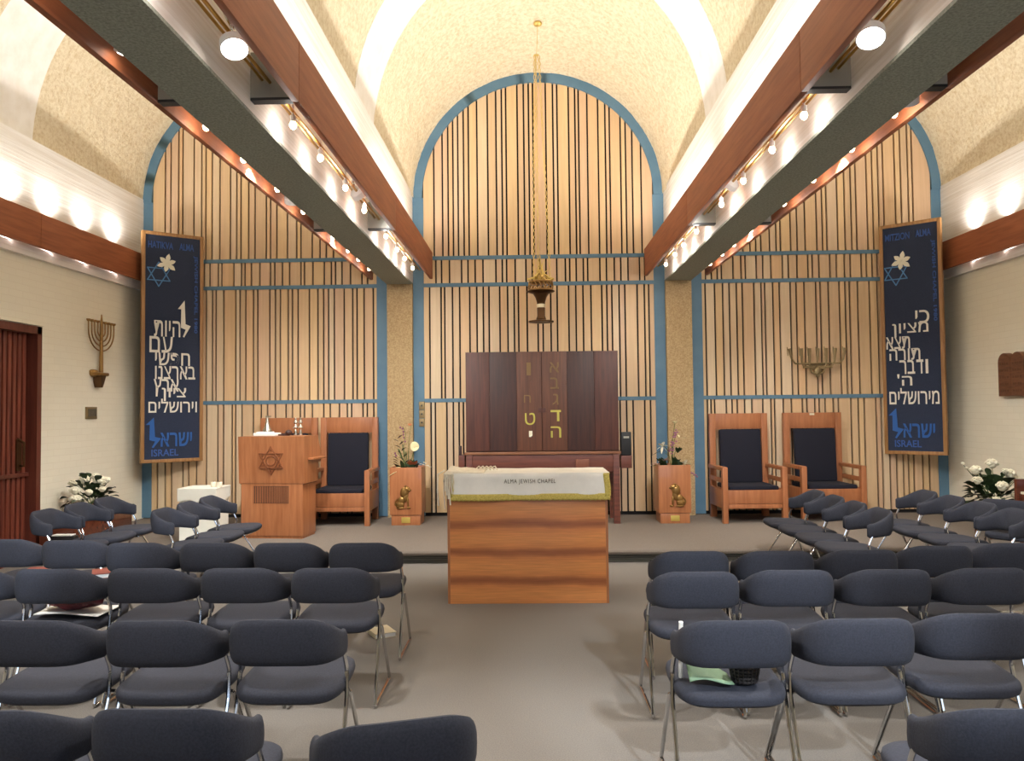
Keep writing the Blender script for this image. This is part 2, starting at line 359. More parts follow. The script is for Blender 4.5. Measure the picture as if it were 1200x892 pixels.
# back wall: dark backing, timber boards in three bays, blue rails and arches
wb = empty_struct('wall_back', 'wall of vertical timber boards in three blue edged arched bays')
MB().box(-WX - 0.2, WX + 0.2, BW, BW + 0.15, 0, 7.2).build('wall_backing', M_GAP, wb, smooth=False)
BG = {
'CU': [-1.45,-1.33,-1.25,-1.18,-1.11,-1.03,-0.96,-0.84,-0.69,-0.57,-0.49,-0.43,-0.27,-0.18,-0.11,-0.05,0.13,0.23,0.29,0.45,0.54,0.59,0.71,0.86,0.96,1.02,1.17,1.24,1.33,1.45],
'CF': [-1.43,-1.35,-1.24,-1.07,-0.98,-0.88,-0.77,-0.59,-0.5,-0.44,-0.32,-0.17,-0.08,0.02,0.11,0.26,0.38,0.44,0.53,0.63,0.69,0.86,0.95,1.06,1.15,1.25,1.41,1.48],
'CM': [-1.52,-1.36,-1.31,-1.2,-1.1,-0.96,-0.86,-0.77,-0.69,-0.54,-0.43,-0.34,-0.28,-0.16,-0.01,0.06,0.17,0.26,0.42,0.52,0.62,0.73,0.88,0.95,1.02,1.12,1.2,1.37,1.47,1.53],
'CL': [-1.51,-1.45,-1.29,-1.2,-1.12,-1.06,-0.95,-0.86,-0.78,-0.68,-0.53,-0.43,-0.35,-0.21,-0.1,-0.03,0.14,0.25,0.34,0.51,0.6,0.67,0.83,0.93,1.0,1.11,1.2,1.29,1.45,1.53],
'LU': [-5.26,-5.18,-5.07,-5.01,-4.85,-4.74,-4.68,-4.59,-4.48,-4.33,-4.24,-4.18,-4.07,-3.98,-3.82,-3.76,-3.67,-3.52,-3.39,-3.33,-3.17,-3.06,-2.97,-2.87,-2.73,-2.61,-2.51,-2.38],
'LF': [-5.34,-5.27,-5.13,-5.04,-4.88,-4.78,-4.7,-4.62,-4.5,-4.45,-4.28,-4.17,-4.12,-4.03,-3.91,-3.76,-3.7,-3.59,-3.49,-3.33,-3.28,-3.16,-3.0,-2.9,-2.84,-2.75,-2.63,-2.47,-2.39],
'LM': [-5.36,-5.25,-5.17,-5.01,-4.92,-4.79,-4.67,-4.58,-4.53,-4.42,-4.25,-4.19,-4.11,-4.0,-3.94,-3.77,-3.69,-3.62,-3.51,-3.45,-3.37,-3.21,-3.09,-3.01,-2.94,-2.86,-2.72,-2.6,-2.54,-2.44,-2.31],
'LL': [-5.35,-5.24,-5.15,-4.99,-4.91,-4.8,-4.66,-4.5,-4.42,-4.3,-4.25,-4.16,-4.0,-3.89,-3.8,-3.69,-3.54,-3.45,-3.34,-3.28,-3.17,-3.01,-2.92,-2.79,-2.68,-2.62,-2.46,-2.4,-2.31],
'RU': [2.36,2.45,2.54,2.68,2.76,2.84,2.94,3.02,3.09,3.21,3.3,3.36,3.5,3.59,3.7,3.86,3.94,4.0,4.15,4.25,4.34,4.41,4.56,4.64,4.72,4.79,4.95,5.03,5.13,5.19],
'RF': [2.32,2.4,2.48,2.54,2.7,2.81,2.87,3.02,3.11,3.22,3.38,3.46,3.58,3.73,3.79,3.88,4.03,4.12,4.23,4.31,4.46,4.53,4.61,4.68,4.81,4.88,5.04,5.13,5.21],
'RM': [2.31,2.44,2.55,2.64,2.74,2.82,2.98,3.08,3.13,3.24,3.33,3.48,3.56,3.67,3.83,3.89,4.0,4.15,4.23,4.29,4.4,4.56,4.67,4.77,4.88,4.96,5.08,5.2,5.31],
'RL': [2.31,2.36,2.41,2.57,2.65,2.72,2.82,2.92,3.07,3.18,3.23,3.35,3.46,3.61,3.67,3.78,3.84,3.92,4.03,4.1,4.27,4.37,4.45,4.61,4.68,4.78,4.87,4.96,5.03,5.1,5.22,5.31]}
BAYS = {'C': (0.0, -1.60, 1.60), 'L': (-3.83, -5.43, -2.26), 'R': (3.83, 2.26, 5.43)}
TIERS = {'L': (0.19, 1.715), 'M': (1.765, 3.325), 'F': (3.375, 3.705), 'U': (3.755, None)}
RI = 1.62
for key, gl in BG.items():
    bay, tier = key[0], key[1]; cx, xa, xb = BAYS[bay]; z0, z1 = TIERS[tier]
    xs = [xa] + [x for x in gl if xa + 0.02 < x < xb - 0.02] + [xb]; m = MB(); hg = 0.0115
    for i in range(len(xs) - 1):
        a = xs[i] + (hg if i else 0); b = xs[i + 1] - (hg if i < len(xs) - 2 else 0)
        if b - a < 0.012: continue
        if z1 is not None: poly = [(a, z0), (b, z0), (b, z1), (a, z1)]
        else:
            poly = [(a, z0), (b, z0)]
            for k in range(5):
                x = b + (a - b) * k / 4; dx = min(abs(x - cx), RI - 0.01); poly.append((x, SPR + math.sqrt(RI * RI - dx * dx)))
        m.prism(poly, 'y', BW - 0.035, BW - 0.001)
    m.build('board_panel', M_BOARD, wb, smooth=False)
rail = MB()
for cx, xa, xb in BAYS.values():
    for z in (1.74, 3.35, 3.73):
        rail.box(xa, xb, BW - 0.045, BW, z - 0.026, z + 0.026)
        MB
rail.build('blue_rail', M_BLUE, wb, smooth=False)
for cx, xa, xb in BAYS.values():
    m = MB(); N = 48; ro, ri = 1.75, 1.615
    outer = [(cx + ro * math.cos(PI * k / N), SPR + ro * math.sin(PI * k / N)) for k in range(N + 1)]
    inner = [(cx + ri * math.cos(PI * k / N), SPR + ri * math.sin(PI * k / N)) for k in range(N + 1)]
    for k in range(N):
        m.prism([outer[k], outer[k + 1], inner[k + 1], inner[k]], 'y', BW - 0.06, BW - 0.002)
    bmesh.ops.remove_doubles(m.bm, verts=m.bm.verts, dist=1e-4)
    m.box(xa - 0.15, xa, BW - 0.05, BW, 0.15, SPR); m.box(xb, xb + 0.15, BW - 0.05, BW, 0.15, SPR)
    m.build('blue_arch_trim', M_BLUE, wb)
# plaster tympanum around the arches (fills up to the vault)
for k in (-1, 1):
    m = MB().box(k * 1.925 - 0.175, k * 1.925 + 0.175, BW - 0.14, BW, 0.14, 3.37)
    m.build('pillar', M_SAND, wb, smooth=False)

# vaults: rough plaster bays between smooth white ribs, springing from the deep beams
KEYS = [(BW, 1.735, 1.735), (10.4, 1.78, 1.90), (9.6, 1.82, 2.06), (8.7, 1.84, 2.15), (7.75, 1.84, 1.98), (6.6, 1.84, 2.10), (5.35, 1.84, 2.12), (4.4, 1.84, 1.98), (2.0, 1.84, 2.12), (1.05, 1.84, 1.98), (-3.6, 1.84, 2.0)]
def prof_ab(y):
    for (y1, a1, b1), (y0, a0, b0) in zip(KEYS, KEYS[1:]):
        if y0 <= y <= y1:
            t = (y - y0) / (y1 - y0); return a0 + (a1 - a0) * t, b0 + (b1 - b0) * t
    return 1.84, 2.0
SEGS = [('plaster', 8.7, BW), ('rib', 7.75, 8.7), ('plaster', 5.35, 7.75), ('rib', 4.4, 5.35), ('plaster', 2.0, 4.4), ('rib', 1.05, 2.0), ('plaster', YR, 1.05)]
ceil = empty_struct('ceiling', 'three barrel vaults of coarse cream plaster with white ribs')
for cx in (-3.83, 0.0, 3.83):
    for kind, ya, yb in SEGS:
        m = MB(); fine = kind == 'plaster' and ya > 3; nu = 110 if fine else 40; nv = max(2, int((yb - ya) / (0.045 if fine else 0.24)))
        def fn(u, v):
            y = ya + (yb - ya) * v; a, b = prof_ab(y); th = PI * u
            k = 0.0
            if kind == 'plaster':
                p = Vector((cx + a * math.cos(th), y, b * math.sin(th)))
                k = 0.012 * noise.noise(p * 4.0) + 0.014 * noise.noise(p * 13.0) - 0.004
                k *= max(0, min(1, (yb - y) / 0.12, (y - ya) / 0.12))
            else: k = 0.0
            return Vector((cx + (a + k) * math.cos(th), y, SPR + (b + k) * math.sin(th)))
        m.grid(fn, nu, nv)
        m.build('vault_plaster' if kind == 'plaster' else 'vault_rib', M_PLASTER if kind == 'plaster' else M_RIB, ceil)
MB().box(-WX - 0.2, WX + 0.2, YR - 0.2, BW + 0.2, 7.2, 7.3).build('roof_slab', M_RIB, ceil, smooth=False)

# unseen rear wall; its window is added to go with the cool fill
rw = empty_struct('wall_rear')
m = MB(); m.box(-WX - 0.2, -0.8, YR - 0.15, YR, 0, 7.2); m.box(3.2, WX + 0.2, YR - 0.15, YR, 0, 7.2); m.box(-0.8, 3.2, YR - 0.15, YR, 0, 1.2); m.box(-0.8, 3.2, YR - 0.15, YR, 3.6, 7.2)
m.build('rear_brick', M_BRICK, rw, smooth=False)
wn = empty_struct('added_window_1')
m = MB()
for x in (-0.8, 0.5, 1.8, 3.15): m.box(x, x + 0.05, YR - 0.12, YR - 0.06, 1.2, 3.6)
m.box(-0.8, 3.2, YR - 0.12, YR - 0.06, 1.2, 1.26); m.box(-0.8, 3.2, YR - 0.12, YR - 0.06, 3.54, 3.6)
m.build('added_window_frame', M_WHITE, wn, smooth=False)

# deep beams on the pillars: white sides, grey soffit
for s in (-1, 1):
    m = MB(); a, b = sorted((s * 1.75, s * 2.10))
    m.box(a, b, YR, BW, 3.375, SPR + 0.06)
    bm_ = m.build('ceiling_beam', M_WHITE, smooth=False); struct(bm_, 'deep white concrete beam with grey soffit, %s of the centre aisle' % ('left' if s < 0 else 'right'))
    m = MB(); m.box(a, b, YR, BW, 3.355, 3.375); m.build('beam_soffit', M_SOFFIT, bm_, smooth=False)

# timber fascias hung off the beams on steel brackets
JT = [11.02, 8.0, 4.62, 1.2, -2.2]
tn = 0
for s in (-1, 1):
    for side in ('in', 'out'):
        tn += 1; xf0, xf1 = (1.47, 1.51) if side == 'in' else (2.30, 2.34); a, b = sorted((s * xf0, s * xf1))
        f = empty_struct('trim_%d' % tn, 'long red-brown timber fascia %s the %s beam' % ('on the aisle side of' if side == 'in' else 'on the outer side of', 'left' if s < 0 else 'right'))
        for j in range(len(JT) - 1):
            MB().box(a, b, JT[j + 1] + 0.004, JT[j] - 0.004, 3.43, 3.80, bev=0.003).build('fascia_board', M_FASCIA, f)
        p0, p1 = sorted((s * (1.51 if side == 'in' else 2.10), s * (1.75 if side == 'in' else 2.30)))
        for y in JT[1:4]:
            m = MB(); m.prism([(p0, 3.45), (p1, 3.45), (p1, 3.72), (p0, 3.72)], 'y', y - 0.03, y - 0.024)
            m.mi = 1; m.box(p0, p1, y - 0.03, y + 0.04, 3.435, 3.45)
            m.build('bracket', [M_GREYM, M_BLACK], f, smooth=False)
for s in (-1, 1):
    tn += 1; a, b = sorted((s * 5.40, s * 5.44))
    f = empty_struct('trim_%d' % tn, 'red-brown timber fascia along the %s wall' % ('left' if s < 0 else 'right'))
    js = [10.93, 8.45, 5.0, 1.6, -2]
    for j in range(len(js) - 1):
        MB().box(a, b, js[j + 1] + 0.004, js[j] - 0.004, 3.41, 3.78, bev=0.003).build('fascia_board', M_FASCIA, f)

# ------------------------------------------------------------------ lamps
LZ0 = 3.50
def lamp_parts(t, low=True):
    MB().lathe([(0.016, -0.03), (0.020, -0.025), (0.020, 0.012), (0.010, 0.018)], seg=12).tube([(0, 0, 0.01), (0, 0, 0.225)], 0.008, 6).lathe([(0.010, 0.215), (0.020, 0.22), (0.020, 0.245), (0.014, 0.25)], seg=12).build('socket', M_LAMPW, t)
    if low: MB().blob((0, 0, -0.05), (0.024, 0.024, 0.028), 2).build('bulb', M_BULB, t)
    MB().blob((0, 0, 0.265), (0.022, 0.022, 0.022), 2).build('bulb', M_BULB, t)
def bulb_lamp(x, y, s, side, label, group, power, col=WARM):
    t = thing('batten_lamp', label, 'lamp', (x, y, LZ0), 0, group); lamp_parts(t)
    light('POINT', (x, y, LZ0 - 0.10), 2.2, col, 0.02)
    light('SPOT', (x, y, 3.81), power, col, 0.04, (-0.25 if side == 'in' and s > 0 or side == 'out' and s < 0 else 0.25, 0, 1), 165, 1.0)
    return t
YS = [10.25, 9.6, 9.05, 8.35, 7.25, 6.5, 5.72, 5.05, 3.2, 2.3]
names = {(-1, 'in'): ('aisle side of the left beam', -1.635), (1, 'in'): ('aisle side of the right beam', 1.635), (-1, 'out'): ('outer side of the left beam', -2.20), (1, 'out'): ('outer side of the right beam', 2.20)}
ORD = ['first', 'second', 'third', 'fourth', 'fifth', 'sixth', 'seventh', 'eighth', 'ninth', 'tenth', 'eleventh']
pw = {(-1, 'in'): 1, (1, 'in'): 1, (-1, 'out'): 0.8, (1, 'out'): 0.8}
for (s, side), (txt, x) in names.items():
    c = tag(MB().tube([(x, 10.9, 3.54), (x, 1.5, 3.54)], 0.011).tube([(x + s * 0.045, 10.9, 3.555), (x + s * 0.045, 1.5, 3.555)], 0.009).build('conduit_pipe', M_BRASS), 'brass coloured conduit running along the %s' % txt, 'pipe')
    for i, y in enumerate(YS):
        bulb_lamp(x, y, s, side, 'small lit bulb on the %s, %s from the timber wall' % (txt, ORD[i]), 'bulbs on the ' + txt, P_UP * pw[(s, side)])
for s in (-1, 1):
    for i, y in enumerate([10.2, 9.5, 8.8, 8.1, 7.2, 6.2, 5.0, 3.6]):
        t = thing('batten_lamp', 'small lit bulb tucked behind the %s wall fascia, %s from the banner' % ('left' if s < 0 else 'right', ORD[i]), 'lamp', (s * 5.50, y, LZ0), 0, 'bulbs behind the side wall fascias')
        lamp_parts(t, False)
        light('POINT', (s * 5.50, y, LZ0 - 0.06), 0.5, WARM, 0.02)
        light('SPOT', (s * 5.475, y, 3.80), P_SIDE, WARM, 0.04, (-0.35 * s, 0, 1), 165, 1.0)

def spotlight(loc, aim, label, power=P_SPOT, angle=95, r=0.070, axis_out=1, col=LAMPW):
    t = thing('spotlight', label, 'spotlight', loc, 0, 'white reflector spotlights on the beams')
    q = Vector(aim).normalized().to_track_quat('-Z', 'Y').to_matrix()
    MB().lathe([(0.020, 0.10), (0.026, 0.09), (0.045, 0.07), (r, 0.045), (r + 0.002, 0.0), (r - 0.004, -0.004), (r - 0.006, 0.004), (0.02, 0.01)], seg=28, mtx=q).build('housing', M_LAMPW, t)
    MB().lathe([(r - 0.006, 0.0), (r - 0.02, -0.008), (0.002, -0.014)], seg=28, mtx=q).build('lens', M_LENS, t)
    MB().tube([q @ Vector((0, 0, 0.09)), q @ Vector((0, 0, 0.115)), q @ Vector((0, 0, 0.12)) + Vector((0, 0, 0.035)), Vector((axis_out * 0.05, 0, 0.19))], 0.012).blob(q @ Vector((0, 0, 0.12)), 0.02, 2).build('swivel_neck', M_CHROME, t)
    p = Vector(loc) + q @ Vector((0, 0, -0.03))
    light('SPOT', p, power, col, 0.05, aim, angle, 0.6)
    return t
spotlight((-1.60, 3.94, 3.44), (0.3, -0.45, -1), 'large white spotlight under the left beam, nearest the camera on the aisle side', axis_out=-1)
spotlight((1.60, 3.97, 3.44), (-0.2, -0.5, -1), 'large white spotlight under the right beam, nearest the camera on the aisle side')
spotlight((-2.20, 4.05, 3.47), (-0.4, 0.3, -1), 'white spotlight half hidden behind the left beam, outer side, near the camera', axis_out=1)
spotlight((-2.20, 6.92, 3.45), (-0.2, 0.9, -1), 'white spotlight on the outer side of the left beam, towards the timber wall', axis_out=1)
spotlight((2.20, 4.88, 3.45), (0.25, 0.7, -1), 'white spotlight on the outer side of the right beam', axis_out=-1)
spotlight((-1.62, 7.0, 3.52), (0.55, 1, -0.8), 'white spotlight deep in the left aisle channel', axis_out=-1)
spotlight((1.62, 6.9, 3.52), (-0.55, 1, -0.8), 'white spotlight deep in the right aisle channel')
spotlight((-1.62, 1.2, 3.44), (0.1, 0.6, -1), 'white spotlight on the left beam overhead, above the front chairs', P_SPOT * 0.7, axis_out=-1)
spotlight((1.62, 1.2, 3.44), (-0.1, 0.6, -1), 'white spotlight on the right beam overhead, above the front chairs', P_SPOT * 0.7)
spotlight((-2.2, 1.6, 3.44), (-0.3, 0.5, -1), 'white spotlight on the outer side of the left beam, above the front chairs', P_SPOT * 0.7, axis_out=1)
spotlight((2.2, 1.6, 3.44), (0.3, 0.5, -1), 'white spotlight on the outer side of the right beam, above the front chairs', P_SPOT * 0.7, axis_out=-1)

for s, nm in ((-1, 'left'), (1, 'right')):
    spotlight((s * 2.2, 6.1, 3.50), (s * 1.0, 0.35, -1), 'added white spotlight on the outer side of the %s beam, turned to the side wall' % nm, P_SPOT * 1.0, 110, axis_out=-s)  # extra lamp, added to brighten the side wall
    spotlight((s * 2.2, 8.7, 3.52), (s * 0.9, 0.3, -1), 'added white spotlight on the outer side of the %s beam, deepest towards the stage' % nm, P_SPOT * 0.8, 110, axis_out=-s)  # extra lamp, added to lift the side wall and stage end
spotlight((1.62, -0.8, 3.44), (-0.17, 1.0, -0.66), 'added cool spotlight, out of view behind the camera, right beam', 1100, 20, col=COOL)  # unseen lamp, added to throw bluish light on the right chair backs
spotlight((-2.2, -0.6, 3.44), (-0.22, 1.0, -0.47), 'added cool spotlight, out of view behind the camera, left beam', 1300, 17, axis_out=1, col=COOL)  # unseen lamp, added to throw bluish light on the far left chairs

# ------------------------------------------------------------------ left door
d = empty_struct('door_1', 'dark red ribbed timber double door in the left wall')
m = MB()
for k in range(26):
    y = 6.50 + k * 0.082
    m.box(-5.67, -5.645, y, y + 0.05, 0.0, 2.5, bev=0.006)
m.box(-5.70, -5.67, 6.48, 8.66, 0.0, 2.5)
leaf = m.build('door_leaf', M_DOOR, d)
MB().box(-5.72, -5.66, 6.30, 6.48, 0, 2.5).build('door_leaf', M_DOOR, d)
m = MB(); m.box(-5.68, -5.545, 8.64, 8.72, 0.0, 2.57); m.box(-5.68, -5.545, 6.40, 8.72, 2.49, 2.57); m.box(-5.68, -5.55, 6.40, 6.48, 0, 2.57)
m.build('door_frame', M_DOORF, d, smooth=False)
m = MB(); m.box(-5.64, -5.615, 6.5, 8.62, 0.93, 0.975, bev=0.004); m.build('push_bar', M_DOORF, leaf)
m = MB(); m.tube([(-5.64, 8.50, 1.05), (-5.58, 8.48, 1.05), (-5.57, 8.46, 1.12), (-5.57, 8.46, 1.30), (-5.64, 8.46, 1.34)], 0.014); m.box(-5.645, -5.63, 8.44, 8.52, 1.0, 1.34); m.build('door_handle', M_DBRONZE, leaf)
m = MB(); m.box(-5.56, -5.53, 6.4, 8.74, 2.58, 2.592); m.build('cover_strip', M_BRICK, d, smooth=False)

# ------------------------------------------------------------------ ark and its table
ark = thing('ark_cabinet', 'dark walnut ark cabinet with gilt Hebrew letters, against the timber wall', 'cabinet', (0.02, 10.30, 1.06))
MB().box(-0.985, 0.985, 0.02, 0.50, 0, 1.29, bev=0.004).build('carcass', M_ARK1, ark)
leafs = [(-0.985, -0.675, M_ARK1), (-0.675, -0.325, M_ARK2), (-0.325, -0.002, M_ARK3), (0.002, 0.325, M_ARK3), (0.325, 0.675, M_ARK2), (0.675, 0.985, M_ARK1)]
dl = []
for a, b, mm in leafs: dl.append(MB().box(a + 0.002, b - 0.002, -0.005, 0.02, 0.01, 1.287, bev=0.002).build('door', mm, ark))
px = lambda p: (p - 635) / 90.6      # photo column on the ark front to local x
pz = lambda q: (530 - q) / 90.6 + 0.0
def ark_letter(ch, cxp, y0, y1, w, mm, par): text_mesh(ch, (px(cxp - w / 2), px(cxp + w / 2), pz(y1), pz(y0)), -0.006, mm, 'letter', par, bold=0.0)
ark_letter('א', 650, 426, 438, 11, M_GILTD, dl[3]); ark_letter('ב', 650, 444, 457, 10, M_GILTD, dl[3]); ark_letter('ג', 651, 463, 476, 7, M_GILTD, dl[3])
dalet((px(645), px(657), pz(495), pz(482)), -0.006, M_GILT, 'letter', dl[3]); ark_letter('ה', 651, 501, 514, 12, M_GILT, dl[3])
ark_letter('ו', 620, 426, 441, 5, M_GILTD, dl[2]); ark_letter('ז', 620, 446, 457, 6, M_ARK3, dl[2]); ark_letter('ח', 618, 464, 473, 8, M_GILTD, dl[2])
ark_letter('ט', 621, 485, 499, 12, M_GILT, dl[2]); ark_letter('י', 621.5, 506, 513, 4, M_PETALW, dl[2])
MB().box(-0.05, 0.05, -0.012, -0.004, 0.50, 0.56, bev=0.003).build('lock_plate', M_ARK1, dl[3])
tb = thing('ark_table', 'long reddish wooden table carrying the ark cabinet', 'table', (0.02, 10.22, 0.14))
MB().box(-1.0, 1.0, 0.0, 0.62, 0.885, 0.918, bev=0.004).build('tabletop', mat('table_edge_wood', (142, 96, 66), 0.4, kind='noise', rgb2=(120, 78, 54), scale=3, sx=(0.8, 8, 8)), tb)
MB().box(-0.98, 0.98, 0.02, 0.05, 0.66, 0.885, bev=0.003).build('apron', M_ARKT, tb)
for x in (-0.98, 0.90):
    for y in (0.02, 0.54): MB().box(x, x + 0.08, y - 0.014, y + 0.066, 0, 0.884, bev=0.004).build('leg', M_ARKT, tb)
MB().box(0.42, 0.59, -0.006, 0.022, 0.70, 0.82, bev=0.004).box(0.435, 0.575, -0.011, -0.004, 0.715, 0.805, bev=0.003).build('carved_plaque', mat('plaque_wood', (124, 74, 54), 0.5), tb)
MB().box(1.0, 1.14, 0.03, 0.30, 0.70, 0.86, bev=0.004).box(1.01, 1.11, 0.028, 0.032, 0.70, 0.72).build('side_shelf', [M_ARKT], tb)
MB().box(-1.08, -1.0, 0.03, 0.3, 0.70, 0.88, bev=0.004).build('side_shelf', M_ARKT, tb)
m = MB(); m.box(1.03, 1.16, 10.28, 10.36, 1.003, 1.30, bev=0.008); t = tag(m.build('speaker_box', M_BLACK), 'small black box standing on the shelf right of the ark', 'box')
m = MB(); m.box(1.06, 1.13, 10.276, 10.281, 1.22, 1.245); m.build('grey_label', M_GREYM, t, smooth=False)
m = MB(); m.box(-1.06, -1.02, 10.28, 10.34, 1.02, 1.14, bev=0.008); tag(m.build('doorstop_block', M_ARK2), 'small dark wooden block beside the left edge of the ark', 'block')

# ------------------------------------------------------------------ reading table with cloth and shawl
rd = thing('reading_table', 'broad orange-brown reading table with horizontal grain in the aisle', 'table', (-0.16, 6.65, 0))
MB().box(-0.645, 0.645, 0.0, 0.02, 0.0, 1.05, bev=0.002).build('front_panel', M_VENEER, rd)
MB().box(-0.665, -0.645, 0.0, 0.60, 0, 1.05, bev=0.002).build('side_panel', M_OAK, rd)
MB().box(0.645, 0.665, 0.0, 0.60, 0, 1.05, bev=0.002).build('side_panel', M_OAK, rd)
MB().box(-0.665, 0.665, 0.0, 0.60, 1.05, 1.065, bev=0.002).build('tabletop', M_OAK, rd)
MB().box(-0.645, 0.645, 0.56, 0.58, 0, 0.2).build('rear_rail', M_OAK, rd)
ZT = 1.067
def cloth_pt(u, v):
    # u across, v from rear edge over the top and down the front
    x = -0.635 + 1.315 * u; L = v * (0.56 + 0.20)
    if L < 0.575: return Vector((x, 0.56 - L, ZT + 0.003 + 0.003 * noise.noise(Vector((x * 6, L * 6, 0)))))
    dz = L - 0.575; sag = 0.006 * math.sin(u * 9) + 0.010 * (1 - u)
    return Vector((x + 0.006 * math.sin(dz * 20 + u * 5), -0.016 - 0.012 * dz / 0.18 - 0.007 * noise.noise(Vector((x * 4, dz * 5, 3))) - 0.004 * math.sin(x * 14), ZT + 0.002 - dz * (1 + sag)))
cl = thing('table_cloth', 'white satin cloth with gold fringe draped over the reading table', 'cloth', (-0.16, 6.65, 0))
m = MB(); m.grid(cloth_pt, 60, 40); o = m.build('satin', M_CLOTH, cl)
md = o.modifiers.new('th', 'SOLIDIFY'); md.thickness = 0.004; md.offset = 1
def hem(u, v):
    p = cloth_pt(u, 1.0); return p + Vector((0, -0.003 - 0.004 * v, 0.022 - 0.055 * v + 0.003 * math.sin(u * 200) * v))
m = MB(); m.grid(hem, 120, 3)
m.grid(lambda u, v: cloth_pt(0.965 + 0.038 * u, 0.6 + 0.4 * v) + Vector((0, -0.006, 0.0)), 3, 24)
m.grid(lambda u, v: cloth_pt(0.0 + 0.018 * u, 0.6 + 0.4 * v) + Vector((0, -0.006, 0.0)), 3, 24)
o = m.build('gold_fringe', M_GOLDF, cl); md = o.modifiers.new('th', 'SOLIDIFY'); md.thickness = 0.004
text_mesh('ALMA JEWISH CHAPEL', (-0.19, 0.235, 0.982, 1.026), -0.034, M_INK, 'embroidered_text', cl, depth=0.002, space=1.18)
# prayer shawl bunched at the left end with hanging fringes
sh = thing('prayer_shawl', 'crumpled cream prayer shawl with hanging fringes on the left end of the reading table', 'shawl', (-0.16, 6.65, 0))
m = MB()
def shawl(u, v):
    x = -0.70 + 0.34 * u; e = math.sin(PI * min(1, max(0, v))) ** 0.5
    h = 0.045 * (1 - u) ** 0.8 * e * (1 if x > -0.665 else 1) + 0.010 * noise.noise(Vector((x * 18, v * 9, 1))) * e
    zz = ZT + 0.012 + h
    if u < 0.12: zz -= (0.12 - u) * 0.6
    return Vector((x, 0.0 + 0.42 * v, zz))
m.grid(shawl, 26, 22); o = m.build('folded_wool', M_TALLIT, sh); md = o.modifiers.new('th', 'SOLIDIFY'); md.thickness = 0.012; md.offset = -1
m = MB()
for k, (x, y, l) in enumerate([(-0.685, 0.02, 0.14), (-0.672, -0.012, 0.17), (-0.655, -0.03, 0.20), (-0.64, -0.032, 0.25), (-0.625, -0.032, 0.16), (-0.61, -0.034, 0.12), (-0.70, 0.10, 0.30), (-0.745, 0.02, 0.26)]):
    m.tube([(-0.66 if x > -0.74 else -0.69, y + 0.03, ZT + 0.03), (x, y, ZT + 0.0), (x - 0.004, y - 0.004, ZT - l * 0.5), (x + 0.004, y - 0.004, ZT - l)], 0.0065, seg=6)
m.build('fringe', M_TALLIT, sh)
m = MB()
for k in range(5): m.tube([(-0.45 + 0.03 * k, 0.25 + 0.03 * k, ZT + 0.02), (-0.42 + 0.035 * k, 0.30, ZT + 0.045), (-0.38 + 0.03 * k, 0.32, ZT + 0.012)], 0.006, seg=6)
m.build('tassel', M_TALLIT, sh)

# ------------------------------------------------------------------ lectern and what lies on it
le = thing('lectern', 'solid wooden lectern with star emblem and slatted grille on the stage', 'lectern', (-3.135, 9.215, 0.14), math.radians(-6.5))
m = MB(); m.box(-0.375, 0.375, 0.0, 0.40, 0.03, 0.63, bev=0.004); lower = m.build('pedestal', M_OAK, le)
MB().box(-0.365, 0.365, 0.012, 0.39, 0, 0.03).build('plinth', M_OAK, le)
m = MB(); m.prism([(-0.005, 0.635), (-0.03, 1.18), (0.40, 1.18), (0.50, 0.98), (0.50, 0.86), (0.40, 0.86), (0.40, 0.635)], 'x', -0.40, 0.40); upper = m.build('upper_box', M_OAK, le)
MB().box(-0.39, 0.39, 0.004, 0.39, 0.625, 0.637).build('shadow_gap', M_ARK1, le, smooth=False)
MB().box(0.40, 0.47, 0.10, 0.48, 0.90, 0.925, bev=0.003).build('side_shelf', M_OAK, le)
gr = MB()
for k in range(21):
    x = -0.22 + k * 0.0205; gr.box(x, x + 0.008, -0.006, 0.0, 0.41, 0.60)
gr.build('grille_slats', M_OAK, lower, smooth=False)
MB().box(-0.226, 0.206, -0.0015, 0.001, 0.405, 0.605).build('grille_opening', M_ARK2, lower, smooth=False)
def star_bars(m, cx, cz, R, w, y0, y1, skip=()):
    for t, off in ((0, 90), (1, 270)):
        P = [(cx + R * math.cos(math.radians(off + 120 * k)), cz + R * math.sin(math.radians(off + 120 * k))) for k in range(3)]
        for k in range(3):
            a = Vector(P[k] + (0,)).xy; b = Vector(P[(k + 1) % 3] + (0,)).xy; d_ = (b - a).normalized(); nrm = Vector((-d_.y, d_.x)) * w / 2
            a2 = a - d_ * w * 0.3; b2 = b + d_ * w * 0.3
            m.prism([tuple(a2 + nrm), tuple(b2 + nrm), tuple(b2 - nrm), tuple(a2 - nrm)], 'y', y0, y1)
m = MB(); star_bars(m, 0.0, 0.90, 0.165, 0.009, -0.034, -0.012)
for k in range(6):
    a = math.radians(30 + 60 * k); m.blob((0.118 * math.cos(a), -0.024, 0.90 + 0.118 * math.sin(a)), 0.012, 1)
m.tube([(0.055 * math.cos(math.radians(a)), -0.024, 0.90 + 0.055 * math.sin(math.radians(a))) for a in range(0, 361, 20)], 0.007, 6)
m.build('star_emblem', mat('dark_carved_wood', (136, 80, 48), 0.5), upper)
LZ = 1.322
bk = tag(MB().box(-3.39, -3.12, 9.32, 9.52, LZ, LZ + 0.035, bev=0.006).box(-3.36, -3.20, 9.33, 9.51, LZ + 0.035, LZ + 0.048, bev=0.004).build('open_book', M_PAPER), 'white open book lying on top of the lectern', 'book')
m = MB(); m.lathe([(0.055, 0), (0.052, 0.02), (0.032, 0.06), (0.020, 0.12), (0.014, 0.17), (0.012, 0.185)], (-3.255, 9.42, LZ + 0.05), 20); m.box(-3.275, -3.215, 9.40, 9.44, LZ + 0.222, LZ + 0.236)
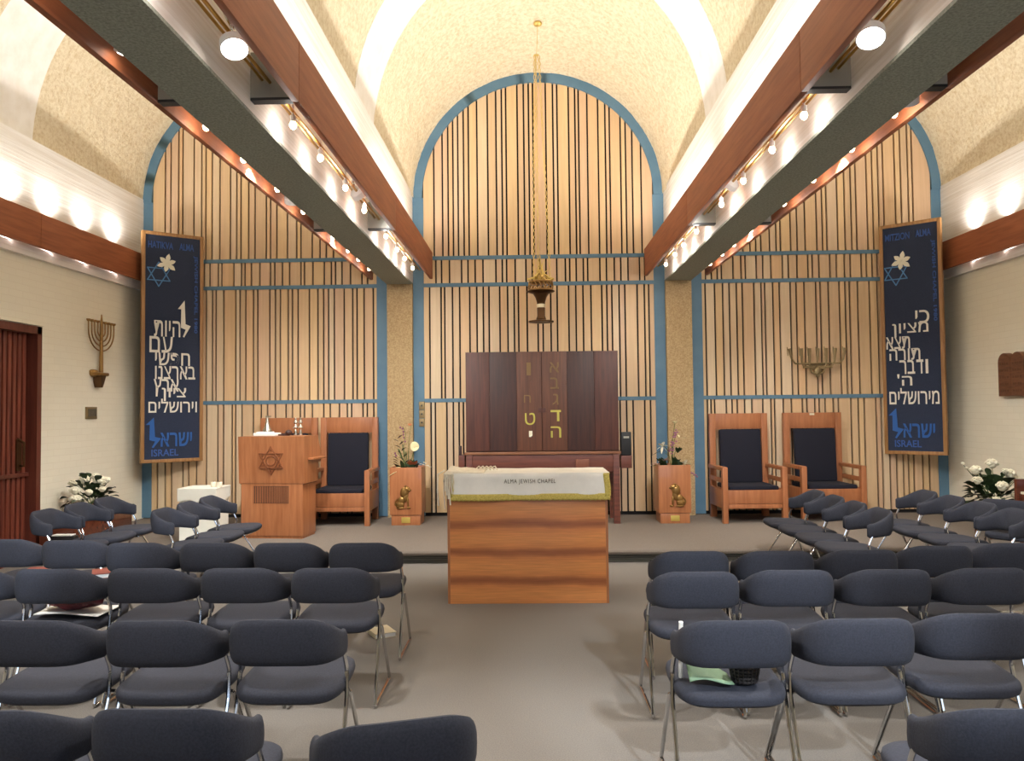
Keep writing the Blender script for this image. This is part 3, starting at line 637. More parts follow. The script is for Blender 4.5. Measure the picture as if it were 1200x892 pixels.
tag(m.build('cone_candlestick', M_SILVER), 'slim pale metal cone standing on the open book on the lectern', 'candlestick')
m = MB(); m.blob((-3.0, 9.42, LZ + 0.035), (0.04, 0.05, 0.035), 2).box(-3.12, -2.99, 9.40, 9.45, LZ, LZ + 0.018, bev=0.004)
tag(m.build('folded_skullcap', M_ARK2), 'small dark rounded object beside the silver ornaments on the lectern', 'cap')
for k, x in enumerate((-2.915, -2.855)):
    m = MB(); m.lathe([(0.024, 0), (0.026, 0.01), (0.014, 0.055), (0.010, 0.07), (0.030, 0.085), (0.032, 0.095), (0.014, 0.125), (0.010, 0.135), (0.024, 0.15), (0.022, 0.165), (0.008, 0.19), (0.010, 0.20), (0.002, 0.215)], (x, 9.42 - 0.01 * k, LZ), 16)
    tag(m.build('torah_finial', M_SILVER), 'tiered silver scroll finial on the lectern, %s of the pair' % ('left' if k == 0 else 'right'), 'finial', 'silver finials on the lectern')

# ------------------------------------------------------------------ thrones
def make_throne(label):
    t = thing('throne_chair', label, 'armchair', (0, 0, 0), 0, 'high-backed wooden armchairs on the stage')
    for s in (-1, 1):
        a, b = sorted((s * 0.39, s * 0.31)); MB().box(a, b, 0.66, 0.74, 0, 1.38, bev=0.004).build('leg', M_THRONE, t)          # rear stile down to the floor
        a, b = sorted((s * 0.41, s * 0.345)); MB().box(a, b, -0.01, 0.07, 0, 0.70, bev=0.004).build('leg', M_THRONE, t)
        MB().box(a, b, 0.0, 0.70, 0.66, 0.705, bev=0.004).build('armrest', M_THRONE, t)
        a, b = sorted((s * 0.40, s * 0.365)); MB().box(a, b, 0.07, 0.66, 0.18, 0.42, bev=0.003).build('side_rail', M_THRONE, t)
        a, b = sorted((s * 0.39, s * 0.375)); MB().box(a, b, 0.07, 0.66, 0.50, 0.56, bev=0.003).build('side_rail', M_THRONE, t)
    MB().box(-0.31, 0.31, 0.675, 0.735, 1.17, 1.38, bev=0.004).build('headboard', M_THRONE, t)
    MB().box(-0.345, 0.345, 0.01, 0.05, 0.245, 0.415, bev=0.003).box(-0.345, 0.345, 0.005, 0.06, 0.185, 0.24, bev=0.003).build('front_apron', M_THRONE, t)
    MB().box(-0.36, 0.36, 0.04, 0.70, 0.36, 0.40).build('seat_board', M_THRONE, t, smooth=False)
    MB().box(-0.315, 0.315, 0.03, 0.64, 0.405, 0.465, bev=0.025).build('seat_cushion', M_NAVY, t)
    mt = Matrix.Translation((0, 0.59, 0.46)) @ Matrix.Rotation(math.radians(-4.5), 4, 'X')
    MB().box(-0.275, 0.275, -0.055, 0.035, 0.0, 0.71, bev=0.028, mtx=mt).build('back_cushion', M_NAVY, t)
    MB().box(-0.24, 0.24, 0.655, 0.70, 0.30, 0.36, bev=0.003).build('rear_rail', M_THRONE, t)
    return t
th = make_throne('high-backed wooden armchair with navy cushions between lectern and left flower box'); th.location = (-2.60, 10.16, 0.14); th.rotation_euler.z = math.radians(0)
dup(th, (-3.44, 10.20, 0.14), 0, 'high-backed wooden armchair mostly hidden behind the lectern')
dup(th, (2.69, 10.16, 0.14), math.radians(2), 'high-backed navy-cushioned wooden armchair next to the right flower box')
th4 = dup(th, (3.70, 10.22, 0.14), math.radians(2), 'rightmost high-backed wooden armchair, with a small pale plate on its top edge')
m = MB(); m.box(-0.035, 0.03, 0.668, 0.676, 1.345, 1.372, bev=0.002); m.build('nameplate', M_IVORY, th4)

# ------------------------------------------------------------------ flower boxes with lions
def lion(parent, flip, y):
    # seated lion in relief, facing right when flip = 1
    m = MB(); f = flip
    B = lambda x, z, rx, rz, ry=0.018, a=0: m.blob((f * x, y, z), (rx, ry, rz), 2, 0.12, Matrix.Rotation(math.radians(a * f), 3, 'Y'), 5)
    B(0.015, 0.46, 0.042, 0.036, 0.026); B(0.055, 0.45, 0.020, 0.014, 0.022)        # head, muzzle
    B(-0.014, 0.420, 0.058, 0.072, 0.026, 15)                                       # mane
    B(-0.005, 0.355, 0.040, 0.070, 0.020, 12)                                       # chest
    B(-0.055, 0.315, 0.046, 0.060, 0.022, 30)                                       # back
    B(-0.070, 0.265, 0.058, 0.048, 0.026)                                           # haunch
    B(-0.060, 0.222, 0.060, 0.013, 0.024)                                           # hind paw
    B(0.030, 0.290, 0.014, 0.070, 0.020); B(0.040, 0.225, 0.028, 0.013, 0.024)      # foreleg, paw
    m.tube([(f * -0.11, y, 0.235), (f * -0.135, y, 0.27), (f * -0.125, y, 0.31), (f * -0.10, y, 0.335)], 0.009, 6)
    B(0.0, 0.498, 0.016, 0.012, 0.018); B(0.035, 0.482, 0.012, 0.010, 0.018)        # ears
    for k in range(3): B(-0.085 + 0.01 * k, 0.245 + 0.022 * k, 0.030, 0.006, 0.030)
    return m.build('lion_relief', M_BRONZE, parent)
def planter(x, label, flip):
    t = thing('planter_box', label, 'planter', (x, 10.20, 0.14), 0)
    m = MB(); h0, h1 = 0.185, 0.203
    m.box(-h0, h0, 0.01, 0.38, 0.0, 0.125, bev=0.003); m.build('plinth', M_OAK, t)
    m = MB()
    for a in ((-h1, h1, 0.0, 0.02), (-h1, h1, 0.38, 0.40), (-h1, -h1 + 0.02, 0.02, 0.38), (h1 - 0.02, h1, 0.02, 0.38)): m.box(a[0], a[1], a[2], a[3], 0.13, 0.735, bev=0.002)
    m.box(-h1 + 0.02, h1 - 0.02, 0.02, 0.38, 0.60, 0.66)
    body = m.build('box_body', M_OAK, t)
    lion(t, flip, -0.004)
    MB().box(-0.055, 0.055, 0.004, 0.012, 0.03, 0.10, bev=0.002).build('gold_plate', M_PLATE, t)
    return t
planter(-1.735, 'tall wooden flower box with a bronze lion facing right, left of the ark', 1)
planter(1.69, 'tall wooden flower box with a bronze lion facing left, right of the ark', -1)

def leaf(m, p, d, L, w, seg=5, droop=0.2):
    p = Vector(p); d = Vector(d).normalized(); side = d.cross(Vector((0, 0.3, 1))).normalized() if abs(d.z) < 0.95 else Vector((1, 0, 0))
    def fn(u, v):
        q = p + d * L * u + Vector((0, 0, -droop * L * u * u)); ww = w * math.sin(PI * (0.06 + 0.92 * u)) * (v - 0.5) * 2
        return q + side * ww + Vector((0, 0, 0.25 * abs(ww)))
    m.grid(fn, seg, 2)
def rosette(m, c, r, n=14):
    for i in range(n):
        a = i * 2.4; k = (i + 1) / n; e = 1.35 - 1.2 * k
        dv = Vector((math.cos(a) * math.cos(e), math.sin(a) * math.cos(e), math.sin(e)))
        m.blob(Vector(c) + dv * r * 0.62, (r * 0.42, r * 0.42, r * 0.30), 1, 0.3)
    m.blob(c, r * 0.62, 2, 0.2)
# left planter bouquet
def bouquet_left():
    t = thing('flower_arrangement', 'spiky arrangement with one large cream bloom in the left flower box', 'flowers', (-1.735, 10.40, 0.80))
    m = MB()
    for k in range(9):
        a = random.uniform(-1.3, 1.3); m.tube([(0, 0, 0), (0.05 * a, -0.02, 0.15), (0.11 * a, random.uniform(-.08, .03), random.uniform(0.25, 0.42))], 0.004, 5)
    m.tube([(0.02, 0, 0), (0.06, -0.05, 0.18), (0.10, -0.08, 0.30)], 0.005, 5); m.tube([(-0.02, 0, 0), (-0.06, 0, 0.3), (-0.02, -0.02, 0.5), (-0.06, -0.02, 0.60)], 0.0035, 5); m.tube([(0, 0, 0.1), (0.02, 0, 0.45), (0.05, 0, 0.63)], 0.003, 5)
    m.build('stems', M_LGREEN, t)
    m = MB()
    for k in range(16): leaf(m, (random.uniform(-.08, .10), random.uniform(-.1, .05), 0.0), (random.uniform(-1, 1), random.uniform(-.8, .2), random.uniform(.5, 1.6)), random.uniform(.14, .24), 0.028)
    m.build('leaves', M_GREEN, t)
    m = MB()
    for k in range(9):
        z = 0.12 + 0.04 * k; leaf(m, (-0.03 - 0.012 * k, -0.03, z), (-1 if k % 2 else 0.7, -0.2, 0.7), 0.09, 0.014)
    for k in range(4): leaf(m, (-0.12, -0.05, 0.08 + 0.03 * k), (-1, -0.3, 0.9), 0.09, 0.013)
    m.build('dark_sprigs', M_PLUM, t)
    m = MB(); m.grid(lambda u, v: Vector((0.10 + 0.055 * math.cos(2 * PI * u) * v * (1 + 0.15 * math.cos(2 * PI * u)), -0.10 - 0.02 * v * math.sin(3 * u), 0.34 + 0.062 * math.sin(2 * PI * u) * v - 0.02 * (1 - v))), 20, 4)
    leaf(m, (-0.08, -0.16, 0.02), (-1, -0.4, -0.15), 0.14, 0.03); leaf(m, (-0.04, -0.16, 0.05), (-0.9, -0.3, 0.5), 0.10, 0.022)
    o = m.build('cream_bloom', M_CREAMP, t); o.modifiers.new('th', 'SOLIDIFY').thickness = 0.003
    m = MB()
    for k in range(7): leaf(m, (0.07, -0.08, 0.08), (random.uniform(-.4, 1.0), -0.4, random.uniform(.4, 1.4)), 0.13, 0.024)
    m.build('orange_bloom', M_ORANGE, t)
    m = MB()
    for x, z in ((-0.09, .585), (-0.06, .57), (-0.05, .53), (-0.05, .49), (-0.045, .45), (-0.15, 0.22), (-0.16, 0.25), (-0.03, 0.40)): m.blob((x, -0.03, z), (0.014, 0.012, 0.016), 1, 0.4)
    m.build('mauve_buds', M_PURPLE, t)
    m = MB()
    for x, z in ((0.21, .10), (0.24, .12), (0.27, .09), (0.30, .07), (0.22, 0.13)): m.blob((x, -0.05, z), (0.016, 0.012, 0.008), 1, 0.4)
    m.tube([(0.05, 0, 0.02), (0.15, -0.04, 0.12), (0.31, -0.05, 0.07)], 0.0025, 5)
    m.build('pale_sprig', M_PETALW, t)
    m = MB(); m.blob((0.03, 0, .62), (0.03, 0.02, 0.02), 1, 0.4); m.build('dry_tuft', M_ORANGE, t)
bouquet_left()
def bouquet_right():
    t = thing('flower_arrangement', 'loose arrangement of white lilies and mauve orchids in the right flower box', 'flowers', (1.69, 10.40, 0.80))
    m = MB()
    for p in ((-0.12, .33), (-0.09, .22), (0.0, .40), (0.05, .46), (0.04, .60), (0.10, .30), (0.16, .06), (0.24, -0.02), (-0.25, 0.06)):
        m.tube([(0, 0, 0), (p[0] * .4, -0.03, p[1] * .6 + 0.05), (p[0], -0.06, p[1])], 0.004, 5)
    m.build('stems', M_LGREEN, t)
    m = MB()
    for k in range(22): leaf(m, (random.uniform(-.12, .12), random.uniform(-.12, .05), 0.0), (random.uniform(-1, 1), random.uniform(-.8, .2), random.uniform(.4, 1.6)), random.uniform(.14, .26), 0.03)
    for k in range(5): leaf(m, (0.07, -0.05, 0.22), (random.uniform(-.6, 1), -0.2, random.uniform(0, .8)), 0.11, 0.02)
    leaf(m, (-0.10, -0.05, 0.26), (-1, -0.1, -0.25), 0.2, 0.02)
    m.build('leaves', M_GREEN, t)
    m = MB()
    for c, n, L in (((-0.13, -0.08, 0.31), 6, 0.09), ((0.15, -0.10, 0.08), 6, 0.09)):
        for k in range(n):
            a = 2 * PI * k / n + 0.3; leaf(m, c, (math.cos(a), -0.5, math.sin(a)), L, 0.022)
    m.build('white_lilies', M_PETALW, t)
    m = MB()
    for k in range(7): leaf(m, (-0.12, -0.10, 0.12), (random.uniform(-1, 1), -0.4, random.uniform(-.5, 1)), 0.09, 0.014)
    for k in range(8): m.blob((-0.16 - 0.02 * k, -0.08, 0.10 - 0.005 * k + 0.02 * (k % 2)), (0.01, .01, .006), 1, .3)
    m.build('pale_orchids', mat('pale_pink_petal', (208, 184, 176), 0.7), t)
    m = MB()
    for k in range(26):
        u = random.random(); m.blob((-0.03 + 0.10 * u + random.uniform(-.03, .03), -0.07, 0.22 + 0.28 * u + random.uniform(-.03, .03)), (0.016, 0.012, 0.012), 1, 0.5)
    for k in range(7): m.blob((0.20 + 0.018 * k, -0.08, -0.01 - 0.012 * k + 0.01 * (k % 2)), (0.013, .01, .012), 1, .4)
    m.build('mauve_orchids', M_PURPLE, t)
    m = MB(); m.lathe([(0.006, 0.0), (0.03, 0.02), (0.034, 0.03), (0.01, 0.032)], (0.04, -0.06, 0.60), 12); leaf(m, (0.09, -0.08, 0.42), (1, 0, 0.1), 0.10, 0.012); leaf(m, (0.09, -0.08, 0.42), (-.3, 0, 1), 0.05, 0.014)
    m.build('yellow_bloom', M_CREAMP, t)
bouquet_right()

# switches on the pilaster left of the ark
t = thing('socket_stack', 'stack of three metal socket plates on the blue strip left of the ark', 'socket', (-1.635, BW - 0.05, 1.38))
for k in range(3):
    p = MB().box(-0.038, 0.038, -0.022, 0, k * 0.118, k * 0.118 + 0.11, bev=0.004).build('socket_plate', M_OLIVEM, t); MB().lathe([(0.013, 0), (0.013, 0.004)], (0, -0.022, k * 0.118 + 0.055), 12, Matrix.Rotation(PI / 2, 3, 'X')).build('socket_hole', M_BLACK, p)

# ------------------------------------------------------------------ banners across the corners
def banner(loc, rz, label, W, H, first, lines, cx0, flower_px, star_c, big=None):
    t = thing('framed_banner', label, 'banner', loc, rz)
    fwid = 0.045
    MB().box(-W / 2 + fwid, W / 2 - fwid, -0.02, 0.02, fwid, H - fwid).build('felt_field', M_BNAVY, t, smooth=False)
    m = MB()
    m.box(-W / 2, -W / 2 + fwid, -0.035, 0.035, 0, H, bev=0.003); m.box(W / 2 - fwid, W / 2, -0.035, 0.035, 0, H, bev=0.003)
    m.box(-W / 2 + fwid, W / 2 - fwid, -0.035, 0.035, 0, fwid, bev=0.003); m.box(-W / 2 + fwid, W / 2 - fwid, -0.035, 0.035, H - fwid, H, bev=0.003)
    m.build('frame', M_BFRAME, t)
    yf = -0.021
    # fractions of the whole banner: u from left, v from top
    X = lambda u: (u - 0.5) * W; Z = lambda v: (1 - v) * H
    def put(s, u0, u1, v0, v1, mm, nm='lettering', bold=0.02, rot=0, shear=0.0): return text_mesh(s, (X(u0), X(u1), Z(v1), Z(v0)), yf, mm, nm, t, bold=bold, rot=rot, shear=shear)
    put(first, 0.10, 0.50, 0.042, 0.072, M_FELTD, bold=0.012); put('ALMA', 0.60, 0.84, 0.040, 0.070, M_FELTD, bold=0.012)
    put('JEWISH CHAPEL 1980', 0.835, 0.905, 0.09, 0.435, M_FELTD, bold=0.02, rot=-90)
    m = MB(); star_bars(m, X(star_c[0]), Z(star_c[1]), 0.165, 0.014, yf - 0.004, yf); m.build('star_of_david', M_FELTL, t)
    m = MB(); fx, fz = X(flower_px[0]), Z(flower_px[1])
    for k in range(6):
        a = math.radians(20 + 60 * k); r_ = 0.125 if k % 2 else 0.11; w_ = 0.030
        pts = [(fx, fz)] + [(fx + r_ * q * math.cos(a) - w_ * math.sin(a) * s_, fz + r_ * q * math.sin(a) + w_ * math.cos(a) * s_) for q, s_ in ((.35, -.8), (.65, -1), (.88, -.6), (1.08, 0), (.88, .6), (.65, 1), (.35, .8))]
        m.prism(pts, 'y', yf - 0.012 - 0.001 * k, yf)
    m.blob((fx, yf - 0.012, fz), (0.018, 0.010, 0.018), 1); m.build('white_flower', mat('flower_felt', (228, 222, 200), 0.9), t)
    for s, u0, u1, v0, v1 in lines:
        if s == 'ד': dalet((X(u0), X(u1), Z(v1), Z(v0)), yf, M_FELTW, 'lettering', t); continue
        put(heb(s), u0, u1, v0, v1, M_FELTW, bold=0.006)
    # blue closing word: tall lamed, then the rest
    def lamed(u0, u1, v0, v1, mm):
        P = [(0.52, 1.0), (0.60, 0.36), (1.0, 0.31), (0.50, 0.0), (0.40, 0.02), (0.62, 0.21), (0.24, 0.26), (0.26, 0.76), (0.0, 0.76)]
        MB().prism([(X(u0 + (u1 - u0) * a), Z(v1) + (Z(v0) - Z(v1)) * b) for a, b in P], 'y', yf - 0.006, yf).build('lettering', mm, t, smooth=False)
    if big: lamed(*big, M_FELTW)
    lamed(0.08, 0.32, cx0, cx0 + 0.130, M_FELTB); put(heb('ישרא'), 0.31, 0.82, cx0 + 0.066, cx0 + 0.126, M_FELTB, bold=0.014)
    put('ISRAEL', 0.17, 0.60, cx0 + 0.137, cx0 + 0.167, M_FELTD, bold=0.012)
    return t
BLW = 0.80; BH = 3.12
banner((-5.005, 10.75, 0.94), math.atan2(0.5, 0.63), 'tall navy banner reading HATIKVA in the left corner', BLW, BH, 'HATIKVA',
       [('היות', 0.20, 0.62, 0.385, 0.455), ('עם', 0.13, 0.50, 0.455, 0.525), ('חפשי', 0.22, 0.78, 0.525, 0.580), ('בארצנו', 0.22, 0.87, 0.583, 0.640),
        ('ארץ', 0.20, 0.60, 0.640, 0.715), ('ציון', 0.33, 0.72, 0.678, 0.735), ('וירושלים', 0.12, 0.90, 0.725, 0.785)], 0.806, (0.40, 0.135), (0.27, 0.185), (0.58, 0.79, 0.292, 0.455))
banner((4.985, 10.75, 0.95), math.atan2(-0.5, 0.57), 'tall navy banner reading MITZION in the right corner', 0.77, 3.11, 'MITZION',
       [('כי', 0.56, 0.78, 0.385, 0.44), ('מציון', 0.18, 0.76, 0.435, 0.495), ('תצא', 0.07, 0.46, 0.492, 0.545), ('תורה', 0.12, 0.62, 0.545, 0.595), ('בר', 0.28, 0.53, 0.595, 0.655), ('ד', 0.555, 0.665, 0.595, 0.655), ('ו', 0.70, 0.74, 0.595, 0.655),
        ("ה'", 0.24, 0.48, 0.655, 0.705), ('מירושלים', 0.10, 0.90, 0.715, 0.785)], 0.802, (0.36, 0.165), (0.26, 0.215))

# ------------------------------------------------------------------ wall pieces
# nine branched candelabrum on a bracket, left wall
hk = thing('wall_menorah', 'slim bronze branched candelabrum on a bracket on the left wall', 'menorah', (-5.50, 9.86, 1.92), PI / 2)
m = MB(); m.tube([(0, 0, 0.20), (0, 0, 0.84)], 0.02, 10, radii=[0.026, 0.018]); m.tube([(0, 0, 0.84), (0, 0, 0.93)], 0.01, 8, radii=[0.016, 0.006]); m.build('stem', M_BRONZE, hk)
for k, r in enumerate((0.085, 0.155, 0.225, 0.295)):
    for s in (-1, 1):
        zb = 0.72 - 0.25 * r / 0.295; m = MB(); m.tube([(s * r * math.sin(a), 0, 0.72 - (0.72 - zb) * math.cos(a)) for a in [PI / 2 * q / 8 for q in range(9)]] + [(s * r, 0, 0.82)], 0.0085, 8)
        m.lathe([(0.012, 0), (0.024, 0.012), (0.024, 0.03), (0.012, 0.03)], (s * r, 0, 0.815), 10); m.build('branch', M_BRONZE, hk)
m = MB(); m.box(-0.16, 0.11, -0.05, 0.06, 0.155, 0.20, bev=0.018); m.blob((-0.10, 0.05, 0.19), (0.07, 0.07, 0.05), 2, 0.3); m.blob((0.16, 0.03, 0.17), (0.06, 0.02, 0.012), 1, 0.3)
m.build('shelf', M_BRONZE, hk); MB().prism([(-0.09, 0.16), (0.03, 0.16), (-0.02, 0.06), (-0.05, 0.01), (-0.08, 0.08)], 'y', -0.05, 0.055).build('shelf_bracket', M_DBRONZE, hk)
pl = thing('dimmer_panel', 'small grey switch panel on the left wall under the candelabrum', 'switch', (-WX, 9.73, 1.54), PI / 2)
MB().box(-0.12, 0.12, -0.02, 0, 0, 0.15, bev=0.004).build('plate', M_OLIVEM, pl)
for k in range(5): MB().box(-0.085 + k * 0.037, -0.06 + k * 0.037, -0.03, -0.018, 0.035, 0.125, bev=0.003).build('switch', mat('switch_dark', (92, 84, 70), 0.6), pl)
# seven branched wall sculpture on the timber wall
sm = thing('wall_candelabrum', 'wide bronze candelabrum sculpture on the timber wall between right armchair and banner', 'menorah', (3.79, BW - 0.10, 2.02))
for i, (x0, xt, zb) in enumerate([(-0.30, -0.38, 0.17), (-0.19, -0.22, 0.13), (-0.09, -0.11, 0.10), (0.0, 0.0, 0.12), (0.09, 0.12, 0.10), (0.19, 0.24, 0.13), (0.30, 0.37, 0.17)]):
    m = MB(); top = 0.375
    if i == 3: P = [(0, -0.02, 0.06), (0, -0.04, 0.2), (0.01, -0.04, top)]
    else: P = [(0, -0.02, 0.07 if abs(x0) < .15 else 0.15), (x0 * 0.6, -0.045, zb - 0.005), (x0, -0.05, zb), ((x0 + xt) / 2 + (0.01 if x0 > 0 else -0.01), -0.05, zb + 0.06), (xt, -0.05, top)]
    m.tube(P, 0.014, 8, radii=[0.012] * (len(P) - 2) + [0.013, 0.024])
    m.tube([Vector(P[-1]) + Vector((-0.02, 0, -0.10)), Vector(P[-1]) + Vector((-0.028, 0, 0.02))], 0.006, 6)
    m.build('branch', M_OLIVEM, sm)
m = MB(); m.tube([(-0.11, -0.03, 0.15), (-0.08, -0.04, 0.05), (0, -0.05, 0.01), (0.08, -0.04, 0.05), (0.11, -0.03, 0.15)], 0.014, 8); m.tube([(-0.2, -0.05, 0.115), (0.2, -0.05, 0.115)], 0.011, 8); m.tube([(-0.3, -0.05, 0.168), (0.3, -0.05, 0.168)], 0.011, 8)
m.blob((0, -0.04, 0.06), (0.05, 0.03, 0.06), 2, 0.3); m.blob((0, -0.04, -0.005), (0.03, 0.02, 0.02), 1); m.box(-0.03, 0.03, -0.02, 0.065, 0.08, 0.16); m.build('hub', M_OLIVEM, sm)
# carved tablets, right wall
tl = thing('stone_tablets', 'pair of carved brown wooden tablets with rounded tops on the right wall', 'plaque', (WX, 9.46, 1.70), -PI / 2)
for s in (-1, 1):
    c = s * 0.125; m = MB(); pts = [(c - 0.122, 0), (c + 0.122, 0)] + [(c + 0.122 * math.cos(a), 0.40 + 0.11 * math.sin(a)) for a in [PI * k / 12 for k in range(13)]]
    m.prism(pts, 'y', -0.07, 0); tbm = m.build('tablet', M_TABLET, tl)
    m = MB()
    for k in range(5):
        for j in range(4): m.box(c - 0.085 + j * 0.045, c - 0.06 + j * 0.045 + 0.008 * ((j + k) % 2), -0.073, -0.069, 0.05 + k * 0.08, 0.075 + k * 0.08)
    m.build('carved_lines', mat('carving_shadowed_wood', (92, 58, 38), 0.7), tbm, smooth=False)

# ------------------------------------------------------------------ hanging eternal lamp
el = thing('eternal_lamp', 'ornate bronze hanging lamp on long gilded chains above the ark', 'lamp', (0.02, 10.05, 2.70))
def vault_top(y): return SPR + prof_ab(y)[1]
zt = vault_top(10.05) - 2.70
m = MB(); m.lathe([(0.16, 0.0), (0.16, 0.015), (0.12, 0.022), (0.05, 0.03)], seg=28); m.build('drip_plate', M_DBRONZE, el)
m = MB(); m.lathe([(0.055, 0.02), (0.065, 0.04), (0.05, 0.08), (0.052, 0.20), (0.052, 0.25)], seg=20); m.lathe([(0.052, 0.25), (0.07, 0.31), (0.10, 0.36), (0.17, 0.385), (0.178, 0.392), (0.17, 0.40)], seg=32); m.build('stem', M_DBRONZE, el)
MB().lathe([(0.054, 0.185), (0.056, 0.19), (0.056, 0.225), (0.054, 0.23)], seg=20).build('pale_band', mat('pale_metal_band', (226, 214, 180), 0.4, 0.3), el)
m = MB()
for k in range(18):
    a = 2 * PI * k / 18; c_, s_ = math.cos(a), math.sin(a); a2 = a + PI / 18; m.tube([(0.15 * c_, 0.15 * s_, 0.40), (0.157 * math.cos(a2), 0.157 * math.sin(a2), 0.45), (0.15 * c_, 0.15 * s_, 0.50)], 0.007, 5)
m.lathe([(0.146, 0.495), (0.156, 0.50), (0.156, 0.515), (0.146, 0.52)], seg=32); m.lathe([(0.146, 0.398), (0.158, 0.40), (0.158, 0.415), (0.146, 0.42)], seg=32)
m.build('pierced_crown', M_BRONZE, el)
m = MB()
for k in range(11):
    a = k * 2.4; r0 = 0.02 + 0.009 * k; h = (0.34, 0.30, 0.27, 0.24, 0.22, 0.2, 0.18, 0.15, 0.13, 0.12, 0.10)[k]
    m.tube([(r0 * math.cos(a), r0 * math.sin(a), 0.50), (r0 * 1.6 * math.cos(a + .6), r0 * 1.6 * math.sin(a + .6), 0.50 + h * .35), (r0 * .5 * math.cos(a + 1.2), r0 * .5 * math.sin(a + 1.2), 0.50 + h * .7), (r0 * 1.2 * math.cos(a + 1.8), r0 * 1.2 * math.sin(a + 1.8), 0.52 + h)], 0.013, 6, radii=[0.006, 0.018, 0.006, 0.003])
m.build('gilded_flames', M_GOLDCH, el)
apex = Vector((-0.02, 0, zt - 0.42))
for k, (bx, by) in enumerate(((-0.09, -0.06), (-0.03, 0.10), (0.12, -0.02))):
    m = MB(); p0 = Vector((bx, by, 0.50)); p1 = apex + Vector((bx * 0.25, 0, 0)); n = 190; tw = []
    for ph in (0, PI):
        P = []
        for i in range(n + 1):
            u = i / n; q = p0.lerp(p1, u); w = i * 0.55 + ph; P.append(q + Vector((math.cos(w), math.sin(w), 0)) * 0.012)
        m.tube(P, 0.0042, 4)
    m.build('chain', M_GOLDCH, el)
m = MB(); m.tube([apex + Vector((-.03, 0, 0)), apex + Vector((.03, 0, 0))], 0.012, 6); m.tube([apex, (0, 0, zt - 0.02)], 0.003, 6); m.lathe([(0.012, -0.05), (0.05, -0.03), (0.055, -0.02), (0.05, 0.0)], (0, 0, zt), 20); m.build('ceiling_rose', M_GOLDCH, el)

# ------------------------------------------------------------------ white side table with candles, flowers, chest
wt = thing('side_table', 'white cloth-covered plinth table beside the lectern', 'table', (-3.875, 9.10, 0.14))
MB().box(-0.205, 0.205, -0.19, 0.19, 0, 0.605).build('base', M_TABLEW, wt, smooth=False)
m = MB(); m.box(-0.225, 0.225, -0.21, 0.21, 0.60, 0.615, bev=0.004)
for s in (-1, 1):
    m.prism([(-0.218, 0.605), (0.218, 0.605), (0.218, 0.52), (0.10, 0.50), (0.0, 0.46), (-0.08, 0.49), (-0.218, 0.47)], 'y', s * 0.208 - 0.004, s * 0.208 + 0.004)
    m.prism([(-0.208, 0.605), (0.208, 0.605), (0.208, 0.49), (0.0, 0.45), (-0.208, 0.50)], 'x', s * 0.218 - 0.004, s * 0.218 + 0.004)
m.build('draped_cloth', M_TABLEW, wt)
for k, (x, y) in enumerate(((-3.75, 9.05), (-3.67, 9.02))):
    c = thing('candle', 'short white candle on the cloth-covered plinth, %s one' % ('left' if k == 0 else 'right'), 'candle', (x, y, 0.757), 0, 'candles on the white plinth')
    MB().lathe([(0.028, 0), (0.03, 0.004), (0.03, 0.055), (0.026, 0.057)], seg=16).build('wax', M_WAX, c); MB().tube([(0, 0, 0.055), (0.002, 0, 0.067)], 0.002, 5).build('wick', M_BLACK, c)
ch = thing('storage_chest', 'low reddish wooden chest along the left wall below the flowers', 'chest', (-5.30, 9.25, 0.14), PI / 2)
MB().box(-0.65, 0.62, -0.20, 0.18, 0.03, 0.30, bev=0.006).build('body', M_PIANO, ch); MB().box(-0.66, 0.63, -0.21, 0.19, 0.30, 0.32, bev=0.004).build('lid', M_PIANO, ch); MB().box(-0.62, 0.60, -0.17, 0.16, 0, 0.03).build('plinth', M_BLACK, ch)
m = MB(); m.box(-5.28, -5.02, 8.46, 8.56, 0.14, 0.30, bev=0.01); bx_ = tag(m.build('equipment_case', M_BLACK), 'small black case on the stage at the near end of the wooden chest', 'case')
t = tag(MB().box(-5.26, -5.05, 8.455, 8.555, 0.302, 0.312).build('folded_paper', M_PAPER), 'folded white paper on the small black case by the left wall', 'paper')
def white_bouquet(loc, label, vase_h, n, spread, heads):
    t = thing('flower_arrangement', label, 'flowers', loc)
    MB().lathe([(0.07, 0), (0.085, 0.01), (0.10, vase_h * .6), (0.085, vase_h), (0.075, vase_h), (0.07, vase_h - .01)], seg=20).build('vase', M_DBRONZE, t)
    m = MB()
    for k in range(n):
        a = random.uniform(0, 2 * PI); e = random.uniform(-.1, 1.4); d_ = Vector((math.cos(a) * math.cos(e), math.sin(a) * math.cos(e), math.sin(e)))
        p = Vector((0, 0, vase_h)) + Vector((d_.x * spread * .5, d_.y * spread * .4, d_.z * 0.26)) * random.uniform(.3, 1.15)
        leaf(m, p, d_, random.uniform(.09, .15), random.uniform(.034, .052), droop=0.3)
    for k in range(4): leaf(m, (-0.08, -0.05, vase_h + 0.05), (-1, random.uniform(-.4, .4), random.uniform(-.2, .3)), 0.24, 0.014, droop=0.4)
    m.build('foliage', M_GREEN, t)
    m = MB()
    for h in heads: m.tube([(0, 0, vase_h - 0.02), (h[0] * .5, h[1] * .5, vase_h + (h[2] - vase_h) * .5), h[:3]], 0.004, 5)
    m.build('stems', M_LGREEN, t)
    for h in heads:
        m = MB(); rosette(m, h[:3], h[3]); m.build('white_bloom', M_PETALW, t)
    return t
